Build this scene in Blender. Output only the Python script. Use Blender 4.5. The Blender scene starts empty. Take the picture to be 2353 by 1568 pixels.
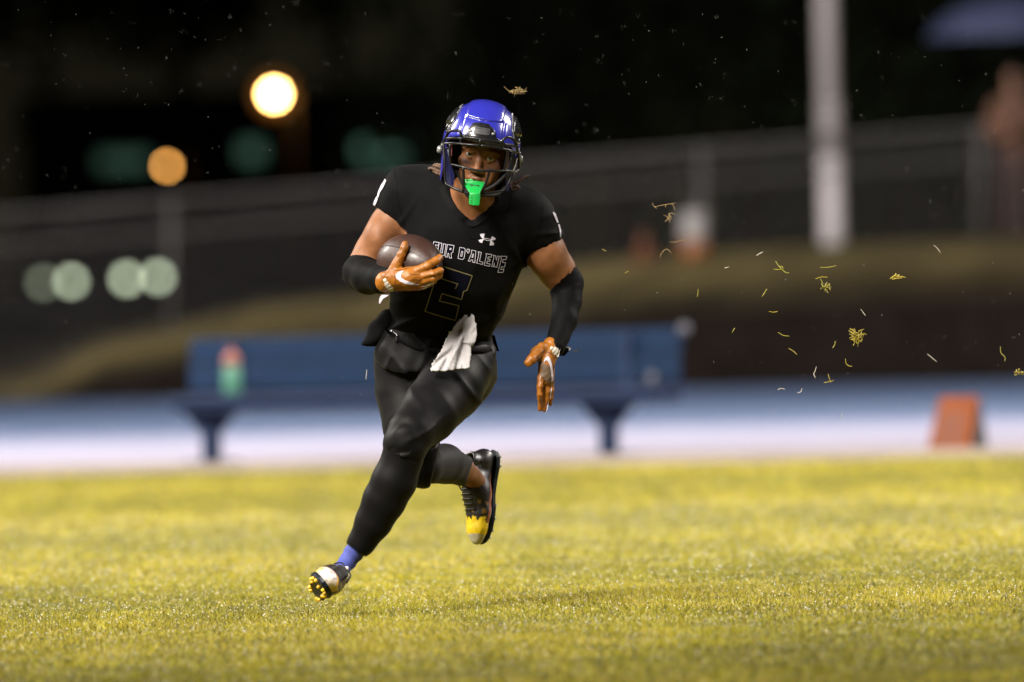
import bpy, bmesh, math, random
import numpy as np
from mathutils import Vector, Matrix
from mathutils.bvhtree import BVHTree
from mathutils.geometry import delaunay_2d_cdt, tessellate_polygon

scene = bpy.context.scene
COL = scene.collection
rnd = random.Random(7)
R_ = math.radians

# ------------------------------------------------------------------ camera
CX, CY, FPX, DIST = 1176.5, 784.0, 26144.0, 35.0     # photo laid out on 2353 x 1568
PITCH, ROLL, CAMH = R_(0.287), R_(1.5), 1.0
CAM = np.array([0.0, -DIST, CAMH])
Fv = np.array([0.0, math.cos(PITCH), -math.sin(PITCH)])
R0 = np.array([1.0, 0, 0]); U0 = np.cross(R0, Fv)
Rv = R0 * math.cos(ROLL) - U0 * math.sin(ROLL)
Uv = U0 * math.cos(ROLL) + R0 * math.sin(ROLL)
cam_d = bpy.data.cameras.new("camera"); cam = bpy.data.objects.new("camera", cam_d); COL.objects.link(cam)
M = Matrix.Identity(4)
for i in range(3):
    M[i][0] = Rv[i]; M[i][1] = Uv[i]; M[i][2] = -Fv[i]; M[i][3] = CAM[i]
cam.matrix_world = M
cam_d.sensor_width = 36; cam_d.lens = 400; cam_d.clip_start = 0.5; cam_d.clip_end = 3000
cam_d.dof.use_dof = True; cam_d.dof.focus_distance = DIST - 0.15; cam_d.dof.aperture_fstop = 3.1
scene.camera = cam

# ------------------------------------------------------------------ night sky
w = bpy.data.worlds.new("World"); scene.world = w; w.use_nodes = True
nt = w.node_tree; nt.nodes.clear()
out = nt.nodes.new("ShaderNodeOutputWorld"); bg = nt.nodes.new("ShaderNodeBackground")
sk = nt.nodes.new("ShaderNodeTexSky"); sk.sky_type = 'NISHITA'; sk.sun_disc = False
sk.sun_elevation = R_(12); sk.sun_rotation = R_(200)
bg.inputs[1].default_value = 0.002
nt.links.new(sk.outputs[0], bg.inputs[0]); nt.links.new(bg.outputs[0], out.inputs[0])

# ------------------------------------------------------------------ stadium floodlights (real lamps on masts outside the frame)
def floodlight(loc, aim, power, color, size, radius=3.5, blend=0.6):
    d = bpy.data.lights.new("floodlight", 'SPOT'); o = bpy.data.objects.new("floodlight", d); COL.objects.link(o)
    o.location = loc
    o.rotation_euler = (Vector(aim) - Vector(loc)).to_track_quat('-Z', 'Y').to_euler()
    d.energy = power; d.color = color; d.spot_size = R_(size); d.spot_blend = blend; d.shadow_soft_size = radius
floodlight((-19, -38, 38), (0, 16, 0.5), 400000, (1.0, 0.93, 0.83), 46, 9, 1.0)
floodlight((-38, -16, 36), (0, 16, 0.5), 260000, (1.0, 0.93, 0.83), 50, 9, 1.0)
floodlight((34, 30, 27), (0, 24, 0.5), 180000, (1.0, 0.93, 0.86), 70, 7, 0.9)
floodlight((-38, 32, 27), (0, 24, 0.5), 165000, (1.0, 0.94, 0.86), 70, 7, 0.9)
floodlight((46, 6, 31), (0, 10, 0.5), 85000, (1.0, 0.93, 0.88), 60, 8, 0.9)
floodlight((-24, 24, 27), (0, 62, 0), 240000, (1.0, 0.94, 0.90), 76, 4)

scene.view_settings.view_transform = 'Standard'; scene.view_settings.look = 'None'
scene.view_settings.exposure = 0.0; scene.view_settings.gamma = 1.0
scene.view_settings.use_curve_mapping = False
cy = scene.cycles
cy.use_adaptive_sampling = False; cy.use_denoising = True
cy.max_bounces = 6; cy.diffuse_bounces = 2; cy.glossy_bounces = 3; cy.transmission_bounces = 4
cy.sample_clamp_indirect = 4.0; cy.caustics_reflective = False; cy.caustics_refractive = False

# ------------------------------------------------------------------ coordinates
def W(px, py, Z):
    """world point seen at photo pixel (px, py) and Z metres along the view axis"""
    return CAM + Fv * Z + Rv * ((px - CX) / FPX * Z) + Uv * ((CY - py) / FPX * Z)

def G(px, Z, z=0.0):
    """world point at depth Z and height z that lies on photo column px"""
    def pr(x):
        p = np.array([x, Z - DIST, z]) - CAM
        return CX + FPX * (p @ Rv) / (p @ Fv)
    a, b = pr(0.0), pr(1.0)
    return np.array([(px - a) / (b - a), Z - DIST, z])

S = 747.0
BASE = CAM + Fv * DIST
def L(px, py, d=0.0):
    """player frame (metres): right, up, away"""
    s = (1 + d / DIST) / S
    return np.array([(px - CX) * s, (CY - py) * s, d])
def l2w(P):
    P = np.atleast_2d(np.asarray(P, float))
    return BASE + P[:, :1] * Rv + P[:, 1:2] * Uv + P[:, 2:3] * Fv

# ------------------------------------------------------------------ materials
def srgb(r, g, b):
    f = lambda c: (c / 255 / 12.92) if c / 255 <= 0.04045 else ((c / 255 + 0.055) / 1.055) ** 2.4
    return (f(r), f(g), f(b))

def mat(name, col, rough=0.6, var=0.15, scale=30, bump=0.0, bscale=120, metal=0.0, coat=0.0, sheen=0.0,
        sss=0.0, attr=None, spec=0.5, emit=None, strength=0.0, trans=0.0, weave=0.0, rvar=0.0):
    m = bpy.data.materials.new(name); m.use_nodes = True
    n = m.node_tree; n.nodes.clear(); lk = n.links.new
    o = n.nodes.new("ShaderNodeOutputMaterial"); p = n.nodes.new("ShaderNodeBsdfPrincipled")
    lk(p.outputs[0], o.inputs[0])
    p.inputs["Roughness"].default_value = rough; p.inputs["Metallic"].default_value = metal
    p.inputs["Coat Weight"].default_value = coat; p.inputs["Coat Roughness"].default_value = 0.06
    p.inputs["Sheen Weight"].default_value = sheen; p.inputs["Sheen Roughness"].default_value = 0.5
    p.inputs["Specular IOR Level"].default_value = spec
    if trans: p.inputs["Transmission Weight"].default_value = trans
    if sss:
        p.inputs["Subsurface Weight"].default_value = sss
        p.inputs["Subsurface Radius"].default_value = (0.012, 0.005, 0.003); p.inputs["Subsurface Scale"].default_value = 0.6
    tc = n.nodes.new("ShaderNodeTexCoord")
    nz = n.nodes.new("ShaderNodeTexNoise"); nz.inputs["Scale"].default_value = scale; nz.inputs["Detail"].default_value = 5
    lk(tc.outputs["Object"], nz.inputs["Vector"])
    mr = n.nodes.new("ShaderNodeMapRange"); mr.inputs[1].default_value = 0.25; mr.inputs[2].default_value = 0.75
    mr.inputs[3].default_value = 1 - var; mr.inputs[4].default_value = 1 + var
    lk(nz.outputs["Fac"], mr.inputs[0])
    mx = n.nodes.new("ShaderNodeMix"); mx.data_type = 'RGBA'; mx.blend_type = 'MULTIPLY'; mx.inputs[0].default_value = 1
    if attr:
        at = n.nodes.new("ShaderNodeAttribute"); at.attribute_name = attr; lk(at.outputs["Color"], mx.inputs[6])
    else:
        mx.inputs[6].default_value = (*col, 1)
    lk(mr.outputs[0], mx.inputs[7]); lk(mx.outputs[2], p.inputs["Base Color"])
    if rvar:
        mr2 = n.nodes.new("ShaderNodeMapRange"); mr2.inputs[3].default_value = rough - rvar; mr2.inputs[4].default_value = rough + rvar
        lk(nz.outputs["Fac"], mr2.inputs[0]); lk(mr2.outputs[0], p.inputs["Roughness"])
    if emit:
        p.inputs["Emission Color"].default_value = (*emit, 1); p.inputs["Emission Strength"].default_value = strength
    if bump:
        n2 = n.nodes.new("ShaderNodeTexNoise"); n2.inputs["Scale"].default_value = bscale; n2.inputs["Detail"].default_value = 3
        lk(tc.outputs["Object"], n2.inputs["Vector"])
        bp = n.nodes.new("ShaderNodeBump"); bp.inputs["Strength"].default_value = 1.0; bp.inputs["Distance"].default_value = bump
        lk(n2.outputs["Fac"], bp.inputs["Height"]); lk(bp.outputs[0], p.inputs["Normal"])
    return m

# ------------------------------------------------------------------ object helpers
ORG = {}
def props(o, label=None, cat=None, group=None, kind=None):
    if label: o["label"] = label
    if cat: o["category"] = cat
    if group: o["group"] = group
    if kind: o["kind"] = kind
    return o

def empty(name, loc, label, cat, group=None):
    o = bpy.data.objects.new(name, None); COL.objects.link(o); o.location = [float(x) for x in loc]
    o.empty_display_size = 0.2
    ORG[o] = np.array(loc, float)
    return props(o, label, cat, group)

def link_mesh(name, V, Fc, m, parent=None, smooth=True, colors=None, origin=None, cname="paint"):
    V = np.asarray(V, float)
    if parent is not None: org = ORG[parent]
    elif origin is not None: org = np.array(origin, float)
    else: org = np.array([V[:, 0].mean(), V[:, 1].mean(), V[:, 2].min()])
    me = bpy.data.meshes.new(name)
    me.from_pydata((V - org).tolist(), [], Fc if isinstance(Fc, list) else Fc.tolist())
    if colors is not None:
        ca = me.color_attributes.new(cname, 'FLOAT_COLOR', 'POINT')
        c = np.ones((len(V), 4), np.float32); c[:, :3] = colors
        ca.data.foreach_set("color", c.ravel())
    me.polygons.foreach_set("use_smooth", [smooth] * len(me.polygons))
    me.update()
    o = bpy.data.objects.new(name, me); COL.objects.link(o)
    for mm in (m if isinstance(m, (list, tuple)) else [m]): me.materials.append(mm)
    ORG[o] = org
    if parent is not None: o.parent = parent
    else: o.location = org.tolist()
    return o

class MB:
    def __init__(s): s.v = []; s.f = []
    def add(s, V, Fc):
        b = len(s.v); s.v.extend([tuple(map(float, p)) for p in V]); s.f.extend([tuple(i + b for i in f) for f in Fc]); return s
    def box(s, c, h, ax=None):
        c = np.array(c, float); A = np.eye(3) if ax is None else np.array(ax, float)
        P = [c + A[0] * h[0] * i + A[1] * h[1] * j + A[2] * h[2] * k for i in (-1, 1) for j in (-1, 1) for k in (-1, 1)]
        return s.add(P, [(0, 1, 3, 2), (4, 6, 7, 5), (0, 4, 5, 1), (2, 3, 7, 6), (0, 2, 6, 4), (1, 5, 7, 3)])
    def tube(s, pts, r, n=8, caps=True):
        pts = [np.array(p, float) for p in pts]; k = len(pts)
        rr = r if hasattr(r, "__len__") else [r] * k
        V = []; up = None
        for i, p in enumerate(pts):
            t = pts[min(i + 1, k - 1)] - pts[max(i - 1, 0)]; t /= (np.linalg.norm(t) + 1e-12)
            if up is None:
                up = np.cross(t, [0.13, 0.31, 0.94]); 
                if np.linalg.norm(up) < 1e-3: up = np.cross(t, [1, 0, 0])
            a = up - t * (up @ t); a /= (np.linalg.norm(a) + 1e-12); b = np.cross(t, a); up = a
            for j in range(n):
                q = 2 * math.pi * j / n; V.append(p + (a * math.cos(q) + b * math.sin(q)) * rr[i])
        Fc = [(i * n + j, i * n + (j + 1) % n, (i + 1) * n + (j + 1) % n, (i + 1) * n + j) for i in range(k - 1) for j in range(n)]
        if caps: Fc += [tuple(reversed(range(n))), tuple(range((k - 1) * n, k * n))]
        return s.add(V, Fc)
    def lathe(s, prof, c, n=20, ax=None):
        c = np.array(c, float); A = np.eye(3) if ax is None else np.array(ax, float)
        V = [c + A[0] * r * math.cos(2 * math.pi * j / n) + A[1] * r * math.sin(2 * math.pi * j / n) + A[2] * z for r, z in prof for j in range(n)]
        k = len(prof)
        Fc = [(i * n + j, i * n + (j + 1) % n, (i + 1) * n + (j + 1) % n, (i + 1) * n + j) for i in range(k - 1) for j in range(n)]
        Fc += [tuple(reversed(range(n))), tuple(range((k - 1) * n, k * n))]
        return s.add(V, Fc)
    def make(s, name, m, parent=None, smooth=False, origin=None, bevel=0.0):
        o = link_mesh(name, s.v, s.f, m, parent, smooth, origin=origin)
        if bevel:
            b = o.modifiers.new("bevel", 'BEVEL'); b.width = bevel; b.segments = 2; b.limit_method = 'ANGLE'
        return o

def spline(pts, n=6):
    """Catmull-Rom through the points"""
    P = [np.array(p, float) for p in pts]
    if len(P) < 3: return P
    Q = [2 * P[0] - P[1]] + P + [2 * P[-1] - P[-2]]; o = []
    for i in range(1, len(Q) - 2):
        a, b, c, d = Q[i - 1:i + 3]
        for k in range(n):
            t = k / n
            o.append(0.5 * ((2 * b) + (c - a) * t + (2 * a - 5 * b + 4 * c - d) * t * t + (3 * b - a - 3 * c + d) * t ** 3))
    o.append(P[-1]); return o

# ------------------------------------------------------------------ distance-field modeller
def smin(a, b, k):
    if k <= 0: return np.minimum(a, b)
    h = np.clip(0.5 + 0.5 * (b - a) / k, 0, 1)
    return b * (1 - h) + a * h - k * h * (1 - h)
def smax(a, b, k): return -smin(-a, -b, k)

class Field:
    def __init__(s, lo, hi, h):
        s.lo = np.array(lo, np.float32); s.h = h
        s.n = np.ceil((np.array(hi) - s.lo) / h).astype(int) + 1
        s.ax = [s.lo[i] + h * np.arange(s.n[i], dtype=np.float32) for i in range(3)]
        s.f = np.full(tuple(s.n), 0.2, np.float32)
    def sub(s, lo, hi):
        a = np.clip(np.floor((np.array(lo) - s.lo) / s.h).astype(int), 0, s.n); b = np.clip(np.ceil((np.array(hi) - s.lo) / s.h).astype(int) + 1, 0, s.n)
        sl = tuple(slice(i, j) for i, j in zip(a, b))
        X, Y, Z = np.meshgrid(*[s.ax[i][sl[i]] for i in range(3)], indexing='ij')
        return sl, X, Y, Z
    def comb(s, sl, d, op, k):
        g = s.f[sl]
        if op == '+': s.f[sl] = smin(g, d, k)
        elif op == '-': s.f[sl] = smax(g, -d, k)
    def chain(s, st, op='+', k=0.015, asp=1.0, inf=0.0, kin=0.01, margin=0.05):
        """st: (point, radius) in metres; asp squeezes the depth"""
        st = [(np.array(p, float), float(r) + inf) for p, r in st]
        lo = np.min([p - max(r, r * asp) for p, r in st], 0) - margin; hi = np.max([p + max(r, r * asp) for p, r in st], 0) + margin
        sl, X, Y, Z = s.sub(lo, hi)
        if X.size == 0: return s
        d = None; Zs = Z / asp
        if len(st) == 1: st = st + st
        for (a, ra), (b, rb) in zip(st[:-1], st[1:]):
            a = a * [1, 1, 1 / asp]; b = b * [1, 1, 1 / asp]; ab = b - a; L2 = ab @ ab + 1e-9
            t = np.clip(((X - a[0]) * ab[0] + (Y - a[1]) * ab[1] + (Zs - a[2]) * ab[2]) / L2, 0, 1)
            e = np.sqrt((X - a[0] - ab[0] * t) ** 2 + (Y - a[1] - ab[1] * t) ** 2 + (Zs - a[2] - ab[2] * t) ** 2) - (ra + (rb - ra) * t)
            d = e if d is None else smin(d, e, kin)
        d = d * min(1.0, asp)
        s.comb(sl, d.astype(np.float32), op, k); return s
    def ell(s, c, r, op='+', k=0.01, A=None, margin=0.03):
        """ellipsoid, axes A rows (default the frame's own)"""
        c = np.array(c, float); m = max(r) + margin
        sl, X, Y, Z = s.sub(c - m, c + m)
        if X.size == 0: return s
        A = np.eye(3) if A is None else np.array(A)
        q = [(X - c[0]) * a[0] + (Y - c[1]) * a[1] + (Z - c[2]) * a[2] for a in A]
        k0 = np.sqrt(sum((qi / ri) ** 2 for qi, ri in zip(q, r))); k1 = np.sqrt(sum((qi / ri ** 2) ** 2 for qi, ri in zip(q, r))) + 1e-6
        s.comb(sl, (k0 * (k0 - 1) / k1).astype(np.float32), op, k); return s
    def full(s):
        return np.meshgrid(*s.ax, indexing='ij')
    def clip(s, fn, k=0.0):
        X, Y, Z = s.full(); s.f = smax(s.f, fn(X, Y, Z).astype(np.float32), k); return s
    def disp(s, fn):
        X, Y, Z = s.full(); s.f = s.f + fn(X, Y, Z).astype(np.float32); return s
    def mesh(s, smooth=2):
        f = s.f; nx, ny, nz = f.shape; dim = (nx - 1, ny - 1, nz - 1); N = dim[0] * dim[1] * dim[2]
        acc = np.zeros((N, 3)); cnt = np.zeros(N); quads = []
        ins = f < 0
        for ax in range(3):
            s0 = [slice(None)] * 3; s1 = [slice(None)] * 3; s0[ax] = slice(0, -1); s1[ax] = slice(1, None)
            a, b = f[tuple(s0)], f[tuple(s1)]
            I = np.array(np.nonzero(ins[tuple(s0)] != ins[tuple(s1)])).T
            if len(I) == 0: continue
            fa = a[tuple(I.T)]; fb = b[tuple(I.T)]; t = fa / (fa - fb)
            P = I.astype(float); P[:, ax] += t
            o1, o2 = [(1, 2), (2, 0), (0, 1)][ax]
            ids = []
            ok = np.ones(len(I), bool)
            for d1, d2 in ((-1, -1), (0, -1), (0, 0), (-1, 0)):
                C = I.copy(); C[:, o1] += d1; C[:, o2] += d2
                good = np.all((C >= 0) & (C < dim), 1); ok &= good
                idx = (C[:, 0] * dim[1] + C[:, 1]) * dim[2] + C[:, 2]; idx[~good] = 0
                for q in range(3): acc[:, q] += np.bincount(idx[good], P[good, q], N)
                cnt += np.bincount(idx[good], minlength=N); ids.append(idx)
            Q = np.array(ids).T[ok]; flip = (fa < 0)[ok]
            Q[~flip] = Q[~flip][:, ::-1]
            quads.append(Q)
        used = np.nonzero(cnt)[0]; remap = -np.ones(N, int); remap[used] = np.arange(len(used))
        V = acc[used] / cnt[used][:, None]; Q = remap[np.concatenate(quads)]
        for _ in range(smooth):
            A = np.zeros_like(V); n = np.zeros(len(V))
            for i in range(4):
                for j in ((i + 1) % 4,):
                    a, b = Q[:, i], Q[:, j]
                    for q in range(3):
                        A[:, q] += np.bincount(a, V[b, q], len(V)) + np.bincount(b, V[a, q], len(V))
                    n += np.bincount(a, minlength=len(V)) + np.bincount(b, minlength=len(V))
            V = V * 0.45 + (A / n[:, None]) * 0.55
        V = V * s.h + s.lo
        return V, Q[:, ::-1]          # right, up, away is left-handed: flip

def waves(X, Y, Z, amp, freqs):
    o = 0
    for (a, b, c, ph) in freqs: o = o + np.sin(a * X + b * Y + c * Z + ph)
    return amp * o / len(freqs)

def stn(*t):
    """stations given as (px, py, depth, radius px)"""
    return [(L(a, b, c), r / S) for a, b, c, r in t]
def bounds(*chains, pad=0.03):
    P = [p for ch in chains for p, r in ch]; r = max(r for ch in chains for p, r in ch)
    return np.min(P, 0) - r - pad, np.max(P, 0) + r + pad
def px_of(X, Z): return X * S / (1 + Z / DIST) + CX
def py_of(Y, Z): return CY - Y * S / (1 + Z / DIST)
def side(p, q):
    """signed distance (m) to the photo line p->q, positive on its right (clockwise, y down)"""
    (x0, y0), (x1, y1) = p, q; l = math.hypot(x1 - x0, y1 - y0)
    return lambda X, Y, Z: -((px_of(X, Z) - x0) * (y1 - y0) - (py_of(Y, Z) - y0) * (x1 - x0)) / l / S

# printed or sewn-on flat things laid on a curved surface
def bvh_of(V, Q):
    return BVHTree.FromPolygons([Vector(v) for v in V.tolist()], Q.tolist())
def drop(bvh, px, py, off, dflt):
    """local point where the photo ray through (px,py) meets the surface, lifted by off"""
    a = L(px, py, -1.2); b = L(px, py, 1.2); d = Vector(b - a).normalized()
    h = bvh.ray_cast(Vector(a), d)
    if h[0] is None: return L(px, py, dflt), None
    n = h[1]
    if n.dot(d) > 0: n = -n
    return np.array(h[0]) + np.array(n) * off, np.array(n)
def patch(polys, bvh, off=0.0015, step=3.0, dflt=-0.2, thick=0.0):
    """filled photo polygons draped on a surface -> V,F (local)"""
    mb = MB()
    for poly in polys:
        P = []
        for i in range(len(poly)):
            a, b = np.array(poly[i], float), np.array(poly[(i + 1) % len(poly)], float)
            n = max(1, int(np.linalg.norm(b - a) / step))
            P += [tuple(a + (b - a) * k / n) for k in range(n)]
        nb = len(P); A = np.array(P)
        xs = np.arange(A[:, 0].min() + step * .5, A[:, 0].max(), step); ys = np.arange(A[:, 1].min() + step * .5, A[:, 1].max(), step)
        def inside(x, y):
            c = False; j = nb - 1
            for i in range(nb):
                if (A[i, 1] > y) != (A[j, 1] > y) and x < (A[j, 0] - A[i, 0]) * (y - A[i, 1]) / (A[j, 1] - A[i, 1]) + A[i, 0]: c = not c
                j = i
            return c
        for x in xs:
            for y in ys:
                if inside(x, y) and np.min(np.hypot(A[:, 0] - x, A[:, 1] - y)) > step * .4: P.append((x, y))
        v, e, f, _, _, _ = delaunay_2d_cdt([Vector(p) for p in P], [], [list(range(nb))], 1, 1e-4)
        V = []; Nn = []
        for p in v:
            q, n = drop(bvh, p.x, p.y, off, dflt); V.append(q); Nn.append(n if n is not None else np.array([0, 0, -1.0]))
        mb.add(V, [tuple(t) for t in f])
        if thick:
            V2 = [p - n * thick for p, n in zip(V, Nn)]; k = len(V)
            b = len(mb.v); mb.add(V2, [])
            from collections import Counter
            ec = Counter(); 
            for t in f:
                for i in range(len(t)): ec[(t[i], t[(i + 1) % len(t)])] += 1
            for (i, j) in list(ec):
                if (j, i) not in ec: mb.f.append((b - k + i, b + i, b + j, b - k + j))
    return mb
def ribbon(polys, bvh, width, off=0.0015, step=3.0, dflt=-0.2, closed=True):
    """outline strokes draped on a surface"""
    mb = MB()
    for poly in polys:
        P = [np.array(p, float) for p in poly]
        n = len(P); Lf = []; Rt = []
        for i in range(n):
            if closed: a, b, c = P[i - 1], P[i], P[(i + 1) % n]
            else: a, b, c = P[max(i - 1, 0)], P[i], P[min(i + 1, n - 1)]
            t1 = (b - a) / (np.linalg.norm(b - a) + 1e-9); t2 = (c - b) / (np.linalg.norm(c - b) + 1e-9)
            if np.linalg.norm(b - a) < 1e-6: t1 = t2
            if np.linalg.norm(c - b) < 1e-6: t2 = t1
            nrm = np.array([-(t1 + t2)[1], (t1 + t2)[0]]); nrm /= (np.linalg.norm(nrm) + 1e-9)
            mit = 1 / max(0.45, nrm @ np.array([-t1[1], t1[0]]))
            Lf.append(b + nrm * width / 2 * mit); Rt.append(b - nrm * width / 2 * mit)
        rng = n if closed else n - 1
        for i in range(rng):
            j = (i + 1) % n; m = max(1, int(np.linalg.norm(P[j] - P[i]) / step))
            V = []
            for k in range(m + 1):
                for q in (Lf, Rt):
                    p = q[i] + (q[j] - q[i]) * k / m; V.append(drop(bvh, p[0], p[1], off, dflt)[0])
            mb.add(V, [(2 * k, 2 * k + 1, 2 * k + 3, 2 * k + 2) for k in range(m)])
    return mb
def lmake(mb, name, m, parent, smooth=True, bevel=0.0):
    o = link_mesh(name, l2w(mb.v), mb.f, m, parent, smooth)
    if bevel:
        b = o.modifiers.new("bevel", 'BEVEL'); b.width = bevel; b.segments = 2; b.limit_method = 'ANGLE'
    return o

# ================================================================== SETTING
m_turf = mat("turf_soil", (0.115, 0.10, 0.016), 0.95, var=0.35, scale=2.2, bump=.02, bscale=60, spec=.1)
m_conc = mat("pale_apron", (0.185, 0.172, 0.212), 0.6, var=0.1, scale=1.2)
m_track = mat("blue_track", (0.065, 0.10, 0.185), 0.6, var=0.15, scale=3)
m_dirt = mat("dirt", (0.12, 0.095, 0.075), 0.95, var=0.25, scale=1.5)
m_bank = mat("bank_shade_paint", (0.1, 0.08, 0.03), 0.95, var=0.5, scale=0.5, spec=0.1, attr="paint")
m_bank_old = mat("bank_grass", (0.108, 0.084, 0.034), 0.95, var=0.55, scale=0.45, spec=0.1)
m_wall = mat("dark_timber", (0.007, 0.005, 0.004), 0.95, var=0.3, scale=3, spec=0.05)
m_steel = mat("galvanised_steel", (0.10, 0.095, 0.095), 0.6, var=0.1, scale=4, spec=0.15)
m_wire = mat("fence_wire", (0.10, 0.095, 0.095), 0.7, var=0.1, spec=0.1)
m_pole = mat("pole_paint", (0.60, 0.55, 0.56), 0.55, var=0.06, scale=2)
m_pole_dim = mat("pole_dimmed", (0.30, 0.27, 0.27), 0.6, var=0.06, scale=2)
m_bench = mat("bench_blue", (0.0042, 0.0135, 0.036), 0.55, var=0.12, scale=6, spec=0.1)
m_benchdark = mat("bench_dark_blue", (0.010, 0.018, 0.045), 0.5, var=0.12, scale=6, spec=0.15)
m_chrome = mat("bolt_steel", (0.04, 0.04, 0.055), 0.6)
m_leaf = mat("leaf", (0.06, 0.08, 0.04), 0.8, var=0.4, scale=0.4)
m_bark = mat("bark", (0.04, 0.03, 0.022), 0.95, var=0.3, scale=3)
m_asph = mat("asphalt", (0.03, 0.03, 0.03), 0.85, var=0.2, scale=0.5)
m_dark = mat("dark_wall", (0.02, 0.019, 0.018), 0.9, var=0.2, scale=0.5)

tE = np.array([1, -0.4456, 0]); tE /= np.linalg.norm(tE); tN = np.array([0.4456, 1, 0]) / np.linalg.norm([0.4456, 1])
EDGE0 = np.array([-0.05, 27.35, 0.0])
def strip(s, off, z): return EDGE0 + tE * s + tN * off + np.array([0, 0, z])

link_mesh("ground", [(-900, -80, -0.02), (900, -80, -0.02), (900, 1600, -0.02), (-900, 1600, -0.02)], [(0, 1, 2, 3)], m_dirt, origin=(0, 0, 0))["kind"] = "structure"

# turf sheet with soft lumps
def hnoise(x, y):
    return .45 * (0.010 * np.sin(1.9 * x + 0.6 * y) * np.sin(0.7 * y + 0.4 * x + 1) + 0.008 * np.sin(3.7 * x - 2.1 * y + 2) * np.sin(1.3 * y + 0.5)
            + 0.006 * np.sin(7.3 * x + 1.1 * y) * np.sin(3.1 * y - 2.2 * x + .7))
V = []; Fq = []
ss = np.linspace(-26, 26, 105); oo = np.concatenate([np.linspace(-66, -45, 8)[:-1], np.linspace(-45, 0, 120)])
for a in ss:
    for b in oo:
        p = strip(a, b, 0); p[2] = hnoise(p[0], p[1]); V.append(p)
nb = len(oo)
for i in range(len(ss) - 1):
    for j in range(nb - 1): Fq.append((i * nb + j, (i + 1) * nb + j, (i + 1) * nb + j + 1, i * nb + j + 1))
link_mesh("turf", V, Fq, m_turf, origin=(0, 0, 0))["kind"] = "structure"

def scol(px, off, z=0.0):
    """point on the line at distance off beyond the field edge, on photo column px"""
    Z = 62 + off
    for _ in range(6):
        x = G(px, Z, z)[0]; s_ = (x - EDGE0[0] - tN[0] * off) / tE[0]; p = strip(s_, off, z); Z = p[1] + DIST
    return p
def sheet(name, o0, o1, z, m, s=70):
    V = [strip(-s, o0, z), strip(s, o0, z), strip(s, o1, z), strip(-s, o1, z)]
    o = link_mesh(name, V, [(0, 1, 2, 3)], m, origin=(0, 0, 0)); o["kind"] = "structure"; return o
# kerb between grass and apron
kb = MB(); kb.box(strip(0, 0.09, 0.0), (60, 0.08, 0.05), [tE, tN, (0, 0, 1)])
kb.make("kerb", mat("kerb_concrete", (0.22, 0.18, 0.16), 0.8, scale=2), origin=(0, 0, 0))["kind"] = "structure"
sheet("apron", 0.17, 7.5, 0.004, m_conc)
sheet("track_sheen_strip", 7.5, 14.5, 0.006, mat("track_sheen", (0.165, 0.165, 0.225), 0.6, var=0.12, scale=1.5))  # pale strip: light reflected off the wet track put into its colour
sheet("running_track", 14.5, 38.5, 0.008, m_track)
ln = MB()
for k in range(1, 8):
    a, b = strip(-70, 15 + k * 1.22, 0.012), strip(70, 15 + k * 1.22, 0.012)
    ln.add([a, b, b + tN * 0.05, a + tN * 0.05], [(0, 1, 2, 3)])
ol = ln.make("lane_lines", mat("lane_paint", (0.7, 0.7, 0.72), 0.6), origin=(0, 0, 0)); ol["kind"] = "structure"

# raised grass bank with a dark timber front
hx = [-1300, 60, 150, 250, 400, 600, 800, 1000, 1350, 1800, 2353, 5200]
hv = [0.02, 0.05, 0.30, 0.50, 0.62, 0.86, 0.93, 1.02, 1.25, 1.34, 1.36, 1.36]
wx = [-400, 150, 200, 300, 440, 800, 1350, 1600, 2353, 5200]; wv = [0.0, 0.0, 0.20, 0.26, 0.32, 0.46, 0.62, 0.68, 0.76, 0.76]
cols = np.arange(-1200, 3900, 60.0)
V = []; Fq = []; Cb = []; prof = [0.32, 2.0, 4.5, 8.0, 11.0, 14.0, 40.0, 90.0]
bank_shading = [(.012, .009, .006), (.045, .034, .016), (.105, .084, .034), (.165, .132, .056), (.18, .142, .064), (.16, .125, .06), (.08, .06, .03), (.06, .05, .03)]  # front rings darkened: shade on the lower face put into the colour
for c in cols:
    H = np.interp(c, hx, hv); wh = min(np.interp(c, wx, wv), H)
    zs = [wh, wh + 0.28 * (H - wh), wh + 0.55 * (H - wh), wh + .82 * (H - wh), wh + .96 * (H - wh), H, H * 0.99, H * 0.8]
    for j, cc_ in enumerate(bank_shading):
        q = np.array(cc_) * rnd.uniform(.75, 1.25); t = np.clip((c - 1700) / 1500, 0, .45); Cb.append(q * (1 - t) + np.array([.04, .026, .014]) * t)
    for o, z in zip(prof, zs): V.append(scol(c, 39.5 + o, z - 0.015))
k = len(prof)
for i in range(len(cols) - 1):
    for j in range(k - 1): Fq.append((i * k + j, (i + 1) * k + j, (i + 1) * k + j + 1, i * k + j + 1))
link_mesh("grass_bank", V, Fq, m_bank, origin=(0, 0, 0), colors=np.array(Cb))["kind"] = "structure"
V = []; Fq = []
for c in cols:
    wh = max(np.interp(c, wx, wv), 0.003)
    V += [scol(c, 39.5, -0.03), scol(c, 39.5, wh), scol(c, 39.9, wh), scol(c, 39.9, -0.03)]
for i in range(len(cols) - 1):
    a, b = i * 4, i * 4 + 4
    Fq += [(a, b, b + 1, a + 1), (a + 1, b + 1, b + 2, a + 2), (a + 2, b + 2, b + 3, a + 3)]
props(link_mesh("retaining_wall", V, Fq, m_wall, origin=tuple(strip(0, 39.7, 0))),
      "long low dark brown retaining wall holding up the grass bank behind the track", "wall")

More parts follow.
